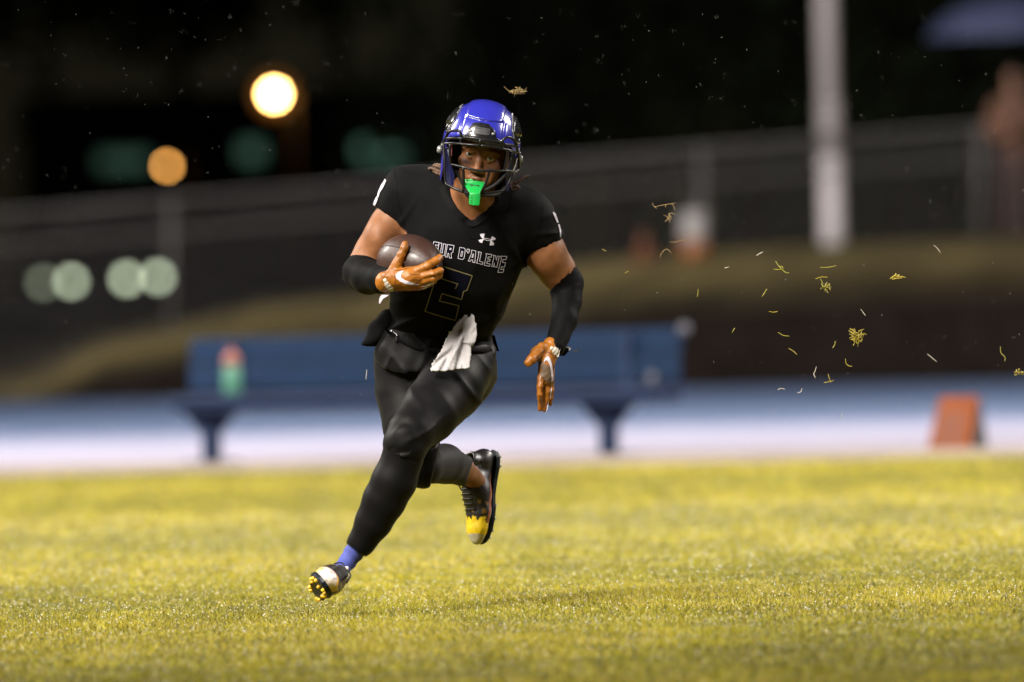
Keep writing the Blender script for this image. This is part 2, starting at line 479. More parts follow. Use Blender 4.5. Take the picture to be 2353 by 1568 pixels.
# chain-link fence on top of the bank
def fence():
    ZF = 118.0
    root = empty("chain_link_fence", G(1176, ZF, 1.0), "long grey chain-link fence with steel posts and two rails on the grass bank", "fence")
    def top(c): return np.interp(c, [-1500, 0, 1000, 1200, 2353, 3600], [560, 490, 405, 372, 282, 180])
    def pt(c, z): return G(c, ZF, z)
    def ztop(c): return 1.0 + (CY - top(c) - (CY - (653 - (c - CX) * math.tan(ROLL)))) * ZF / FPX
    def zbot(c): return np.interp(c, hx, hv) * 0.98 - 0.05
    postx = [-1440, -827, -220, 393, 1003, 1613, 2250, 2860, 3470]
    rails = MB(); rails2 = MB()
    cc = np.linspace(-1500, 3600, 60)
    rails.tube([pt(c, ztop(c)) for c in cc], 0.018, 8); rails.make("top_rail", m_steel, root, True)
    rails2.tube([pt(c, ztop(c) - 0.36) for c in cc], 0.014, 8); rails2.make("middle_rail", m_steel, root, True)
    for c in postx:
        b = MB(); b.tube([pt(c, zbot(c)), pt(c, ztop(c) + 0.03)], 0.032, 10); b.make("post", m_steel, root, True)
    mesh = MB(); step = 0.05 * FPX / ZF * 1.414
    hpx = 1.9 * FPX / ZF
    c = -1500 - hpx
    while c < 3600:
        for sgn in (1, -1):
            c0 = c if sgn == 1 else c + hpx
            P = []
            for t in (0.0, 0.25, 0.5, 0.75, 1.0):
                x = min(max(c0 + sgn * hpx * t, -1500), 3600); zb, zt = zbot(x), ztop(x)
                P.append(pt(x, min(zb + 0.0 + 1.9 * t, zt)))
            Q = [P[0]] + [b for a, b in zip(P[:-1], P[1:]) if np.linalg.norm(b - a) > 0.02]
            if len(Q) > 1: mesh.tube(Q, 0.0023, 3, False)
        c += step
    o = mesh.make("chain_link_mesh", m_wire, root); o["kind"] = "stuff"
fence()

# tall light pole behind the fence
def light_pole():
    Z = 121.0; b = G(1914, Z, 1.25)
    root = empty("light_pole", b, "tall pale grey pole rising out of frame beside the grass bank", "pole")
    q = MB(); q.lathe([(0.13, -0.05), (0.125, 0.2), (0.115, 1.05)], b, 20); q.make("lower_shaft", m_pole, root, True)
    q = MB(); q.lathe([(0.122, 1.05), (0.122, 1.62)], b, 20); q.make("dimmed_stretch", m_pole_dim, root, True)  # darker stretch added to imitate the fence dimming the pole
    q = MB(); q.lathe([(0.112, 1.62), (0.095, 9.0)], b, 20); q.make("upper_shaft", m_pole, root, True)
    q = MB(); q.box(b + [0, 0, 0.0], (0.22, 0.22, 0.03)); q.make("base_plate", m_steel, root)
light_pole()

# spectator with umbrella on the bank
def spectator():
    Z = 113.0; zb = 1.31; b = G(2338, Z, zb); FY = np.array([0, 1.0, 0])
    m_jk = mat("tan_jacket", (0.09, 0.04, 0.022), 0.85, scale=8); m_tr = mat("brown_trousers", (0.035, 0.02, 0.018), 0.9, scale=8)
    m_sk = mat("spectator_skin", (0.22, 0.11, 0.07), 0.55); m_hr = mat("spectator_hair", (0.02, 0.012, 0.01), 0.7); m_sh = mat("spectator_shoe", (0.02, 0.02, 0.02), 0.6)
    root = empty("person", b, "spectator in tan jacket and dark brown trousers standing under the blue umbrella", "person")
    def q(x, y, z): return np.array([x, z, y])       # field frame uses (right, up, away)
    def emit(fl, name, m):
        Vv, Q = fl.mesh(2); P = np.stack([b[0] + Vv[:, 0], b[1] + Vv[:, 2], b[2] + Vv[:, 1]], 1)
        return link_mesh(name, P, Q, m, root)
    fl = Field((-.35, -.05, -.25), (.35, 1.85, .25), 0.016)
    fl.ell(q(0, 0, 1.60), (.075, .115, .095)); fl.chain([(q(0, .0, 1.38), .06), (q(0, 0, 1.52), .055)], k=.03)
    fl.chain([(q(0, 0, .95), .13), (q(0, 0, 1.2), .14), (q(0, 0, 1.34), .12)], asp=.65, k=.03)
    for sx in (-1, 1):
        fl.chain([(q(.09 * sx, 0, .9), .085), (q(.1 * sx, -.01, .5), .055), (q(.1 * sx, 0, .08), .042), (q(.1 * sx, -.12, .04), .035)], k=.03)
    fl.chain([(q(-.17, 0, 1.33), .055), (q(-.25, -.02, 1.08), .045), (q(-.16, -.2, 1.02), .036), (q(-.10, -.24, 1.05), .03)], k=.03)
    fl.chain([(q(.17, 0, 1.33), .055), (q(.25, -.03, 1.07), .045), (q(.06, -.22, 1.12), .036), (q(.01, -.24, 1.16), .03)], k=.03)
    emit(fl, "body", m_sk)
    fl = Field((-.42, .6, -.32), (.42, 1.5, .25), 0.018)
    fl.chain([(q(0, 0, .92), .165), (q(0, 0, 1.2), .165), (q(0, 0, 1.34), .135)], asp=.7, k=.03)
    fl.chain([(q(-.17, 0, 1.33), .075), (q(-.26, -.02, 1.08), .062), (q(-.17, -.19, 1.02), .05)], k=.03)
    fl.chain([(q(.17, 0, 1.33), .075), (q(.26, -.03, 1.07), .062), (q(.08, -.2, 1.11), .05)], k=.03)
    emit(fl.clip(lambda X, Y, Z: .78 - Y), "jacket", m_jk)
    fl = Field((-.3, .05, -.2), (.3, 1.05, .2), 0.018)
    for sx in (-1, 1): fl.chain([(q(.085 * sx, 0, .9), .105), (q(.1 * sx, -.01, .5), .08), (q(.1 * sx, 0, .1), .065)], k=.03)
    emit(fl, "trousers", m_tr)
    fl = Field((-.15, 1.5, -.15), (.15, 1.85, .18), 0.014)
    fl.ell(q(0, .025, 1.635), (.085, .10, .1)).clip(lambda X, Y, Z: (1.56 - Y) - Z * .7); emit(fl, "hair", m_hr)
    for sx in (-1, 1):
        fl = Field((-.25, -.02, -.25), (.25, .14, .12), 0.014)
        fl.chain([(q(.1 * sx, .03, .05), .05), (q(.1 * sx, -.13, .035), .042)]).clip(lambda X, Y, Z: -Y); emit(fl, "shoe", m_sh)
    # umbrella
    u = b + np.array([0.0, -.24, 0]); ub = u + [0, 0, 1.1]
    m_um = mat("umbrella_fabric", (0.035, 0.042, 0.085), 0.6, var=0.1, scale=3, spec=.2)
    ur = empty("umbrella", ub, "open blue umbrella held by the spectator in the tan jacket", "umbrella")
    apex = u + [0, .05, 2.42]; n = 8
    for i in range(n):
        a0, a1 = 2 * math.pi * i / n, 2 * math.pi * (i + 1) / n; mb = MB(); Vp = []; 
        for j in range(7):
            t = j / 6; rr = .86 * math.sin(t * math.pi / 2.25) / math.sin(math.pi / 2.25); zz = -.42 * (1 - math.cos(t * math.pi / 2.25)) / (1 - math.cos(math.pi / 2.25))
            for kx in range(5):
                s = kx / 4; a = a0 + (a1 - a0) * s; sag = 1 - .05 * math.sin(math.pi * s) * t
                Vp.append(apex + np.array([rr * sag * math.cos(a), rr * sag * math.sin(a), zz]))
        mb.add(Vp, [(j * 5 + kx, j * 5 + kx + 1, j * 5 + kx + 6, j * 5 + kx + 5) for j in range(6) for kx in range(4)])
        mb.make("canopy_panel", m_um, ur, True)
        rb = MB(); rb.tube([apex + np.array([.86 * t * math.cos(a0), .86 * t * math.sin(a0), -.42 * t * t - .01]) for t in (0, .3, .6, .8, 1)], .005, 5)
        rb.make("rib", m_steel, ur, True)
    sb = MB(); sb.tube([u + [0, 0, 1.06], apex + [0, 0, .07]], .008, 8); sb.make("shaft", m_steel, ur, True)
    sb = MB(); sb.tube([u + [0, 0, .98], u + [0, 0, 1.2]], .016, 8); sb.make("handle", m_hr, ur, True)
spectator()

# drinks cooler and cone up on the bank
def cooler():
    b = G(1598, 112.0, 1.20)
    root = empty("drinks_cooler", b, "round drinks cooler with white top over an orange base on the bank", "cooler")
    q = MB(); q.lathe([(.13, 0), (.135, .02), (.135, .17), (.13, .18)], b, 20); q.make("tank", mat("cooler_orange", (.22, .07, .015), .5), root, True)
    q = MB(); q.lathe([(.14, .18), (.145, .2), (.14, .36), (.12, .45), (.06, .48)], b, 20); q.make("lid", mat("cooler_white", (.26, .245, .24), .5), root, True)
    q = MB(); q.tube(spline([b + [-.13, -.02, .36], b + [-.11, -.06, .52], b + [.11, -.06, .52], b + [.13, -.02, .36]]), .012, 6); q.make("carry_handle", m_steel, root, True)
    q = MB(); q.box(b + [0, -.15, .06], (.02, .025, .02)); q.make("tap", m_wall, root)
    c = G(1481, 112.0, 1.17)
    root = empty("training_cone", c, "dull orange cone standing on the bank left of the drinks cooler", "cone")
    mo = mat("cone_orange", (.11, .035, .012), .6)
    q = MB(); q.lathe([(.11, .02), (.025, .30), (.02, .31)], c, 16); q.make("cone_body", mo, root, True)
    q = MB(); q.box(c + [0, 0, .01], (.14, .14, .012)); q.make("base", mo, root)
cooler()

# blue team bench at the edge of the track
def bench():
    a = G(487, 65.7, 0.0); c = G(1400, 64.4, 0.0); ex = c - a; ln = np.linalg.norm(ex); ex /= ln; ey = np.array([-ex[1], ex[0], 0]); ez = np.array([0, 0, 1.0])
    root = empty("team_bench", (a + c) / 2, "long blue team bench with a tall backrest on two pedestal legs", "bench")
    mid = (a + c) / 2 + ex * 0.13; hw = 1.60; A = [ex, ey, ez]
    for i, z in enumerate((.50, .655)):
        q = MB(); q.box(mid + ez * z + ey * (.26 + i * .02) - ex * .11, (hw + .02, .02, .074), A); q.make("back_board", m_bench, root, bevel=.006)
    for i in range(3):
        q = MB(); q.box(mid + ez * .385 + ey * (-.16 + i * .15), (hw, .07, .022), A); q.make("seat_board", m_benchdark, root, bevel=.006)
    q = MB(); q.box(mid + ez * .335 + ey * -.02, (hw - .02, .17, .026), A); q.make("seat_frame", m_benchdark, root)
    for p in (a, c):
        q = MB(); q.box(p + ez * .155, (.04, .045, .155), A); q.make("leg", m_benchdark, root)
        q = MB(); q.box(p + ez * .012, (.10, .16, .012), A); q.make("foot_plate", m_benchdark, root)
        q = MB(); q.box(p + ez * .5 + ey * .235, (.025, .012, .22), A); q.make("back_bracket", m_benchdark, root)
        for sg in (-1, 1):
            q = MB()
            P = [p + ex * sg * .03 + ez * .16, p + ex * sg * .03 + ez * .31, p + ex * sg * .17 + ez * .31]
            q.add([x - ey * .03 for x in P] + [x + ey * .03 for x in P], [(0, 1, 2), (5, 4, 3), (0, 3, 4, 1), (1, 4, 5, 2), (2, 5, 3, 0)]); q.make("gusset", m_benchdark, root)
    for px, z, Z in ((1523, .72, 64.2), (1450, .445, 64.3)):
        q = MB(); p = G(px, Z, z); p = p + ey * (.235 - ((p - mid) @ ey)); q.lathe([(.035, -.012), (.035, .01), (.02, .02)], p, 12, [ex, ez, -ey]); q.make("bolt_cap", m_chrome, root, True)
    # bottle on the seat
    p = mid + ez * .408 - ey * .1; p = p + ex * ((G(556, 65.6, .4) - p) @ ex)
    root = empty("sports_bottle", p, "green sports bottle with an orange cap standing on the blue bench", "bottle")
    q = MB(); q.lathe([(.045, 0), (.05, .01), (.05, .14), (.04, .165)], p, 18); q.make("bottle", mat("bottle_green", (.04, .135, .09), .4), root, True)
    q = MB(); q.lathe([(.046, .165), (.046, .215), (.03, .235), (.014, .24), (.014, .262)], p, 18); q.make("cap", mat("cap_orange", (.19, .06, .04), .4), root, True)
bench()

# orange sideline marker
def marker():
    b = G(2176, 61.6, 0.01); root = empty("sideline_marker", b, "orange A-frame sideline marker with dark markings on the edge of the grass", "marker")
    mo = mat("marker_orange", (.14, .036, .009), .65, scale=14, spec=.1); mk = mat("marker_black", (.008, .008, .009), .7)
    ex = np.array([math.cos(.5), -math.sin(.5), 0]); ey = np.array([math.sin(.5), math.cos(.5), 0]); ez = np.array([0, 0, 1.])
    h, bw, tw, dp = .315, .130, .125, .26
    P = lambda x, y, z: b + ex * x + ey * y + ez * z
    for name, y0, y1, m in (("front_panel", 0, dp * .45, mo), ("back_panel", dp, dp * .55, mo)):
        sg = -1 if y0 == 0 else 1
        f = [P(-bw, y0, 0), P(bw, y0, 0), P(tw + .01, y1, h), P(-tw + .03, y1, h)]
        off = ey * .02 * -sg
        q = MB(); q.add(f + [x + off for x in f], [(0, 1, 2, 3), (7, 6, 5, 4), (0, 4, 5, 1), (1, 5, 6, 2), (2, 6, 7, 3), (3, 7, 4, 0)]); q.make(name, m, root, bevel=.004)
    q = MB(); q.add([P(bw + .003, .012, 0), P(bw + .003, dp - .012, 0), P(tw + .013, dp * .5, h - .01), P(bw - .06, .03, 0), P(bw - .06, dp - .03, 0), P(tw - .05, dp * .5, h - .02)],
              [(0, 1, 2), (5, 4, 3), (0, 3, 4, 1), (1, 4, 5, 2), (2, 5, 3, 0)]); q.make("side_panel", mk, root)
    for x0 in (-.062, .02):
        q = MB()
        f = [(x0 - .006, .05), (x0 + .032, .05), (x0 + .04, .24), (x0 + .004, .24)]
        q.add([P(x + .0, dp * .45 * z / h - .003, z) for x, z in f] + [P(x, dp * .45 * z / h - .0005, z) for x, z in f], [(0, 1, 2, 3), (7, 6, 5, 4), (0, 4, 5, 1), (1, 5, 6, 2), (2, 6, 7, 3), (3, 7, 4, 0)])
        q.make("dark_bar", mat("marker_print", (.07, .02, .01), .7), root)
marker()

# far ground, building, cars, lamps, trees
V = []
link_mesh("parking_lot", [(-90, 165, .10), (90, 165, .10), (90, 600, 1.05), (-90, 600, 1.05)], [(0, 1, 2, 3)], m_asph, origin=(0, 0, 0))["kind"] = "structure"

def building():
    Z = 520.0; zb = .9; x0 = G(60, Z)[0]; x1 = G(1010, Z)[0]; y = Z - DIST
    b = np.array([(x0 + x1) / 2, y, zb]); root = empty("field_house", b, "dark low building far behind the fence with three dim green-lit windows", "building")
    q = MB(); q.box(b + [0, 4, 3.7], ((x1 - x0) / 2, 4, 3.7)); q.make("wall", m_dark, root)
    q = MB(); hw = (x1 - x0) / 2 + .3
    q.add([b + [-hw, -.6, 7.4], b + [hw, -.6, 7.4], b + [hw, 8.6, 7.4], b + [-hw, 8.6, 7.4], b + [-hw, 4, 9.4], b + [hw, 4, 9.4]], [(0, 1, 5, 4), (2, 3, 4, 5), (1, 2, 5), (3, 0, 4), (3, 2, 1, 0)]); q.make("roof", m_dark, root)
    for px, py, wd, ht, e in ((285, 371, 2.3, .72, .055), (578, 349, 1.0, .84, .085), (885, 345, 2.5, .80, .15)):
        c = W(px, py, Z - .1); q = MB(); fr = MB()
        for k in range(3 if wd > 1.5 else 2):
            n = 3 if wd > 1.5 else 2; xx = c[0] - wd / 2 + wd * (k + .5) / n
            q.box((xx, y - .03, c[2]), (wd / n / 2 - .02, .01, ht / 2))
        fr.box((c[0], y - .01, c[2]), (wd / 2 + .05, .018, ht / 2 + .05)); f = fr.make("window", m_dark, root)
        link_mesh("pane", q.v, q.f, mat("lit_pane", (.05, .07, .06), .3, emit=(.45, 1.0, .72), strength=e * 1.15), f, False)
building()

m_carp = mat("car_paint", (.015, .015, .018), .3, coat=.5); m_glass = mat("car_glass", (.01, .012, .015), .1); m_tyre = mat("tyre", (.01, .01, .01), .8)
def car(pxs, pys, Z, power, label):
    lp = [W(px, py, Z) for px, py in zip(pxs, pys)]
    mid = (lp[0] + lp[1]) / 2; b = mid - [0, 0, .72]; root = empty("parked_car", b, label, "car", "cars with headlights on beyond the fence")
    sec = [(-.0, .28, .62, .80), (.0, .28, .78, .86), (1.0, .26, .92, .88), (1.7, .26, 1.42, .70), (3.2, .26, 1.45, .70), (4.2, .28, .98, .84), (4.4, .3, .7, .80)]
    q = MB(); Vv = []
    for yy, z0, z1, hw in sec:
        for x, z in ((-hw * .96, z0), (-.88, z0 + .2), (-.88 if z1 < 1 else -.86, min(z1, .88)), (-hw, z1), (hw, z1), (.88 if z1 < 1 else .86, min(z1, .88)), (.88, z0 + .2), (hw * .96, z0)):
            Vv.append(b + [x, yy, z])
    n = 8
    Fc = [(i * n + j, i * n + (j + 1) % n, (i + 1) * n + (j + 1) % n, (i + 1) * n + j) for i in range(len(sec) - 1) for j in range(n)]
    Fc += [tuple(reversed(range(n))), tuple(range((len(sec) - 1) * n, len(sec) * n))]
    q.add(Vv, Fc); q.make("body", m_carp, root, False)
    q = MB(); q.add([b + [-.72, 1.06, .95], b + [.72, 1.06, .95], b + [.62, 1.66, 1.41], b + [-.62, 1.66, 1.41]], [(0, 1, 2, 3)])
    q.v = [(x, y - .03, z + .03) for x, y, z in q.v]; q.make("windscreen", m_glass, root)
    for sx in (-1, 1):
        for yy in (.85, 3.5):
            q = MB(); q.lathe([(.2, -.1), (.32, -.1), (.33, 0), (.32, .1), (.2, .1)], b + [sx * .8, yy, .33], 18, [(0, 1, 0), (0, 0, 1), (1, 0, 0)]); q.make("wheel", m_tyre, root, True)
    for p, e in zip(lp, power):
        q = MB(); q.lathe([(.20, 0.0), (.21, .06), (.16, .12)], p + [0, .0, 0], 18, [(1, 0, 0), (0, 0, 1), (0, -1, 0)])
        q.make("headlight", mat("headlight", (.8, .8, .8), .3, emit=(.86, 1.0, .70), strength=e), root, True)
car((100, 164), (650, 647), 480, (1.6, 5.2), "far car whose left headlight is dimmer than its right one")
car((291, 363), (641, 637), 470, (5.6, 5.2), "far car with both headlights equally bright below the small orange lamp")

def street_lamp(px, py, Z, r, core, halo, label):
    p = W(px, py, Z); b = np.array([p[0] + .5, p[1] + .2, .3]); root = empty("street_lamp", b, label, "street lamp", "sodium street lamps")
    q = MB(); q.lathe([(.12, 0), (.10, .4), (.07, .5), (.05, p[2] + .2 - .3)], b, 12); q.make("post", m_bark, root, True)
    q = MB(); q.tube(spline([b + [0, 0, p[2] - .2], b + [-.05, 0, p[2] + .12 - .1], p + [0, .22, r + .1]]), .03, 8); q.make("arm", m_bark, root, True)
    q = MB(); q.lathe([(r * .4, r * 1.3), (r * 1.3, r * .9), (r * 1.35, r * .8)], p + [0, .15, 0], 16); q.make("hood", m_bark, root, True)
    q = MB(); prof = [(max(r * math.sin(t), .002), -r * math.cos(t)) for t in np.linspace(.02, math.pi - .02, 12)]
    q.lathe(prof, p, 20); q.make("lamp_globe", mat("lamp_core", (1, .7, .3), .5, emit=core[:3], strength=core[3]), root, True)
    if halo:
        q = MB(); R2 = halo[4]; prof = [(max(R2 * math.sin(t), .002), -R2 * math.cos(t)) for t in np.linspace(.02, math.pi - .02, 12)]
        q.lathe(prof, p + [0, R2 + r + .05, 0], 24); q.make("halo_ball", mat("lamp_halo", (.1, .06, .03), .5, emit=halo[:3], strength=halo[3]), root, True)  # glowing ball added behind the globe to imitate the lamp's halo
street_lamp(630, 217, 300, .17, (1.0, .55, .16, 75), (1.0, .36, .05, .16, .52), "brighter and higher of two glowing orange street lamps in the dark background")
street_lamp(384, 382, 300, .09, (1.0, .45, .10, 17), None, "smaller dimmer orange street lamp, lower and left of the big one")

def leaf_mesh(n, rx, ry, rz, c, seed, size):
    g = np.random.default_rng(seed); K = 26
    cl = g.normal(size=(K, 3)); cl /= np.linalg.norm(cl, axis=1)[:, None]; cl *= g.uniform(.35, 1, (K, 1)) ** .5
    idx = g.integers(0, K, n); p = cl[idx] + g.normal(scale=.20, size=(n, 3)); p = p * [rx, ry, rz] + c
    a = g.normal(size=(n, 3)); a /= np.linalg.norm(a, axis=1)[:, None]; b_ = np.cross(a, g.normal(size=(n, 3))); b_ /= np.linalg.norm(b_, axis=1)[:, None]
    s = size * g.uniform(.6, 1.3, (n, 1)); V = np.stack([p - a * s, p + b_ * s * .45, p + a * s, p - b_ * s * .45], 1).reshape(-1, 3)
    return V, np.arange(4 * n).reshape(-1, 4)
def tree(px, Z, h, wd, label, seed, n=2600, cz=.62, rz=.40):
    b = G(px, Z, .3); root = empty("tree", b, label, "tree", "trees beyond the fence"); g = random.Random(seed)
    q = MB(); q.tube(spline([b - [0, 0, .3], b + [.1, 0, h * .3], b + [-.1, .1, h * .6], b + [.1, 0, h * .9]]), [.28 - .24 * i / 18 for i in range(19)], 9)
    for k in range(7):
        z = h * (cz - .34 + .08 * k); a = g.uniform(0, 6.28); rr = wd * g.uniform(.5, .85)
        q.tube([b + [0, 0, z], b + [rr * .5 * math.cos(a), rr * .5 * math.sin(a), z + h * .07], b + [rr * math.cos(a), rr * math.sin(a), z + h * .1]], [.09, .06, .02], 6)
    q.make("trunk", m_bark, root, True)
    V, Fc = leaf_mesh(n, wd, wd, h * rz, b + [0, 0, h * cz], seed, .34); link_mesh("crown", V, Fc, m_leaf, root, False)
for i, (px, Z, h, wd, lb) in enumerate([
    (130, 335, 17, 3.2, "dark tree at the far left above the first car"), (440, 345, 16, 2.8, "dark tree between the two orange street lamps"),
    (800, 335, 17, 3.2, "dark tree just right of the bright orange lamp"), (1120, 250, 14, 3.6, "dark tree directly behind the player's helmet"),
    (1440, 255, 13, 3.0, "dark tree behind the fence right of the player"), (1720, 250, 14, 3.2, "dark tree left of the tall pale pole"),
    (2030, 245, 12, 3.2, "dark tree right of the tall pale pole"), (2300, 260, 13, 3.0, "dark tree behind the spectator's umbrella")]):
    tree(px, Z, h, wd, lb, 40 + i, 2600, *((.74, .26) if Z > 300 else (.62, .40)))

# ================================================================== THE PLAYER
m_skin = mat("skin", (0.3, 0.15, 0.08), 0.5, var=0.22, scale=38, bump=0.0006, bscale=420, sss=0.10, attr="paint", spec=0.28, rvar=0.12)
m_fab = mat("jersey_black", (0.0030, 0.0030, 0.0034), 0.72, var=0.25, scale=25, bump=0.0006, bscale=420, sheen=0.02, spec=0.05)
m_fab2 = mat("tights_black", (0.0036, 0.0034, 0.0038), 0.5, var=0.35, scale=14, bump=0.0004, bscale=600, sheen=0.02, spec=0.09)
m_slv = mat("sleeve_black", (0.0027, 0.0026, 0.0029), 0.65, var=0.2, scale=40, bump=0.0004, bscale=600, sheen=0.01, spec=0.06)
m_blue = mat("helmet_blue", (0.017, 0.019, 0.25), 0.27, var=0.03, scale=10, coat=0.8, spec=0.6)
m_gloss = mat("gloss_black", (0.008, 0.008, 0.009), 0.2, var=0.1, coat=0.5)
m_bar = mat("bar_black", (0.006, 0.006, 0.007), 0.36, var=0.1, coat=0.1, spec=.3)
m_pad = mat("liner_black", (0.008, 0.008, 0.009), 0.8)
m_clear = mat("clip_clear", (0.16, 0.16, 0.165), 0.25, coat=0.3)
m_grey = mat("plate_grey", (0.10, 0.10, 0.11), 0.35)
m_pink = mat("pad_red", (0.16, 0.035, 0.045), 0.5)
m_green = mat("mouthguard_green", (0.005, 0.27, 0.045), 0.4, var=0.06, sss=0.15)
m_white = mat("print_white", (0.50, 0.47, 0.54), 0.6, var=0.05)
m_navy = mat("print_navy", (0.0025, 0.0026, 0.007), 0.8, spec=0.04)
m_tights_lit = mat("tights_lit", (0.019, 0.018, 0.0195), 0.65, var=0.2, scale=20, bump=0.0004, bscale=600, spec=0.1, sheen=.03)  # lighter copy of the tights; light on the rear calf put in
m_gold = mat("print_gold", (0.12, 0.098, 0.045), 0.6)
m_glove = mat("glove_orange", (0.235, 0.080, 0.006), 0.46, var=0.4, scale=22, bump=0.0009, bscale=70, coat=0.0, spec=.4, rvar=0.1)
m_glovedk = mat("glove_mesh_brown", (0.10, 0.06, 0.035), 0.6, var=0.2, scale=200, bump=0.0006, bscale=500)
m_rub = mat("strap_grey", (0.45, 0.42, 0.36), 0.45, var=0.15, scale=80)
m_ball = mat("ball_leather", (0.036, 0.017, 0.013), 0.36, var=0.15, scale=25, bump=0.0005, bscale=900, coat=0.1)
m_bstripe = mat("ball_stripe", (0.62, 0.55, 0.48), 0.5, var=0.06)
m_groove = mat("ball_groove", (0.010, 0.005, 0.004), 0.6)
m_towel = mat("towel_white", (0.34, 0.325, 0.335), 0.95, var=0.1, scale=60, bump=0.0022, bscale=420, sheen=0.2)
m_sock = mat("sock_blue", (0.045, 0.06, 0.26), 0.8, var=0.2, scale=60, bump=0.0006, bscale=400)
m_cleat = mat("cleat_print", (0.5, 0.5, 0.5), 0.4, var=0.18, scale=90, attr="paint", coat=0.15, bump=.001, bscale=200)
m_lace = mat("lace_black", (0.012, 0.011, 0.011), 0.6)
m_sole = mat("sole_navy", (0.006, 0.010, 0.016), 0.45, spec=.2)
m_stud = mat("stud_yellow", (0.60, 0.36, 0.01), 0.35)
m_studw = mat("stud_wet", (0.5, 0.5, 0.48), 0.25)
m_hair = mat("hair", (0.085, 0.045, 0.024), 0.7, var=0.4, scale=120, bump=0.002, bscale=300)
m_eye = mat("eye", (0.6, 0.6, 0.6), 0.15, var=0.0, attr="paint", coat=0.6)

pbase = np.array([G(1040, DIST)[0], 0, 0.0])
person = empty("person", pbase, "football player in black uniform and blue helmet running with a ball under his arm", "person")

# ---- posed skeleton (photo px, photo px, depth m, radius px)
T_spine = stn((1002, 800, .03, 128), (1012, 745, .00, 120), (1034, 660, -.06, 136), (1052, 585, -.11, 148), (1060, 548, -.13, 146))
T_shl = stn((946, 452, -.13, 56), (1000, 450, -.14, 64), (1080, 474, -.15, 70), (1160, 494, -.14, 70), (1214, 512, -.12, 61))
A_r = stn((935, 462, -.12, 50), (896, 520, -.11, 47), (858, 580, -.12, 43), (826, 625, -.14, 37))
A_rf = stn((826, 625, -.14, 37), (845, 638, -.20, 36), (874, 643, -.28, 31), (900, 640, -.355, 25))
A_l = stn((1212, 515, -.11, 54), (1246, 572, -.09, 49), (1280, 622, -.06, 43), (1300, 652, -.04, 38))
A_lf = stn((1300, 652, -.04, 38), (1301, 690, -.06, 33), (1296, 735, -.10, 29), (1276, 796, -.16, 22))
L_f = stn((1064, 838, -.02, 73), (1034, 892, -.12, 76), (985, 950, -.23, 67), (945, 994, -.31, 53), (930, 1022, -.33, 48), (925, 1058, -.32, 47))
L_fs = stn((926, 1050, -.32, 46), (906, 1105, -.31, 51), (883, 1150, -.29, 49), (858, 1200, -.27, 42), (832, 1245, -.25, 32), (812, 1272, -.23, 26), (797, 1292, -.22, 26))
L_b = stn((935, 838, .04, 75), (935, 900, .02, 72), (945, 980, -.03, 64), (962, 1046, -.07, 57), (972, 1078, -.08, 46))
L_bs = stn((975, 1072, -.07, 42), (1022, 1066, .08, 47), (1060, 1080, .19, 37), (1082, 1094, .27, 30), (1098, 1112, .32, 24))

def shrink(ch, px): return [(p, r - px / S) for p, r in ch]

# face frame: right, up, out of the face
ROLLH, YAW, PIT = R_(11), R_(9), R_(10)
fz = np.array([-math.sin(YAW) * math.cos(PIT), -math.sin(PIT), -math.cos(YAW) * math.cos(PIT)])
fx = np.array([math.cos(ROLLH), -math.sin(ROLLH), 0]); fx -= fz * (fx @ fz); fx /= np.linalg.norm(fx)
fy = np.array([math.sin(ROLLH), math.cos(ROLLH), 0]); fy -= fz * (fy @ fz) + fx * (fy @ fx); fy /= np.linalg.norm(fy)
FA = np.array([fx, fy, fz])
E0 = L(1103, 359, -.33)
def fc(x, y, z): return E0 + fx * x + fy * y + fz * z

# ---- skin: one continuous body
lo, hi = bounds(T_spine, T_shl, A_r, A_rf, A_l, A_lf, L_f, L_fs, L_b, L_bs, pad=.03); 
fl = Field(lo, hi, 0.008)
fl.chain(shrink(T_spine, 10), asp=.66, k=.03).chain(shrink(T_shl, 10), asp=.8, k=.04)
fl.chain(stn((1080, 500, -.16, 50), (1090, 445, -.22, 47)), k=.04)
for ch in (A_r, A_l): fl.chain(ch, k=.02)
for ch in (A_rf, A_lf): fl.chain(shrink(ch, 4), k=.012)
fl.chain(stn((890, 645, -.36, 20), (930, 640, -.40, 16))).chain(stn((1270, 805, -.17, 18), (1256, 850, -.19, 13)))
fl.ell(L(872, 548, -.15), (.045, .062, .05), k=.025); fl.ell(L(902, 520, -.12), (.05, .05, .05), k=.02)
fl.ell(L(1258, 588, -.10), (.045, .06, .052), k=.03)
for ch in (L_f, L_fs, L_b, L_bs): fl.chain(shrink(ch, 14 if ch is not L_bs else 6), k=.02)
fl.chain(stn((1096, 1110, .31, 21), (1108, 1105, .36, 20), (1105, 1160, .33, 18), (1100, 1215, .30, 16)), k=.02)
fl.chain(stn((797, 1292, -.22, 20), (786, 1308, -.25, 18)), k=.02)
Vb, Qb = fl.mesh(2)
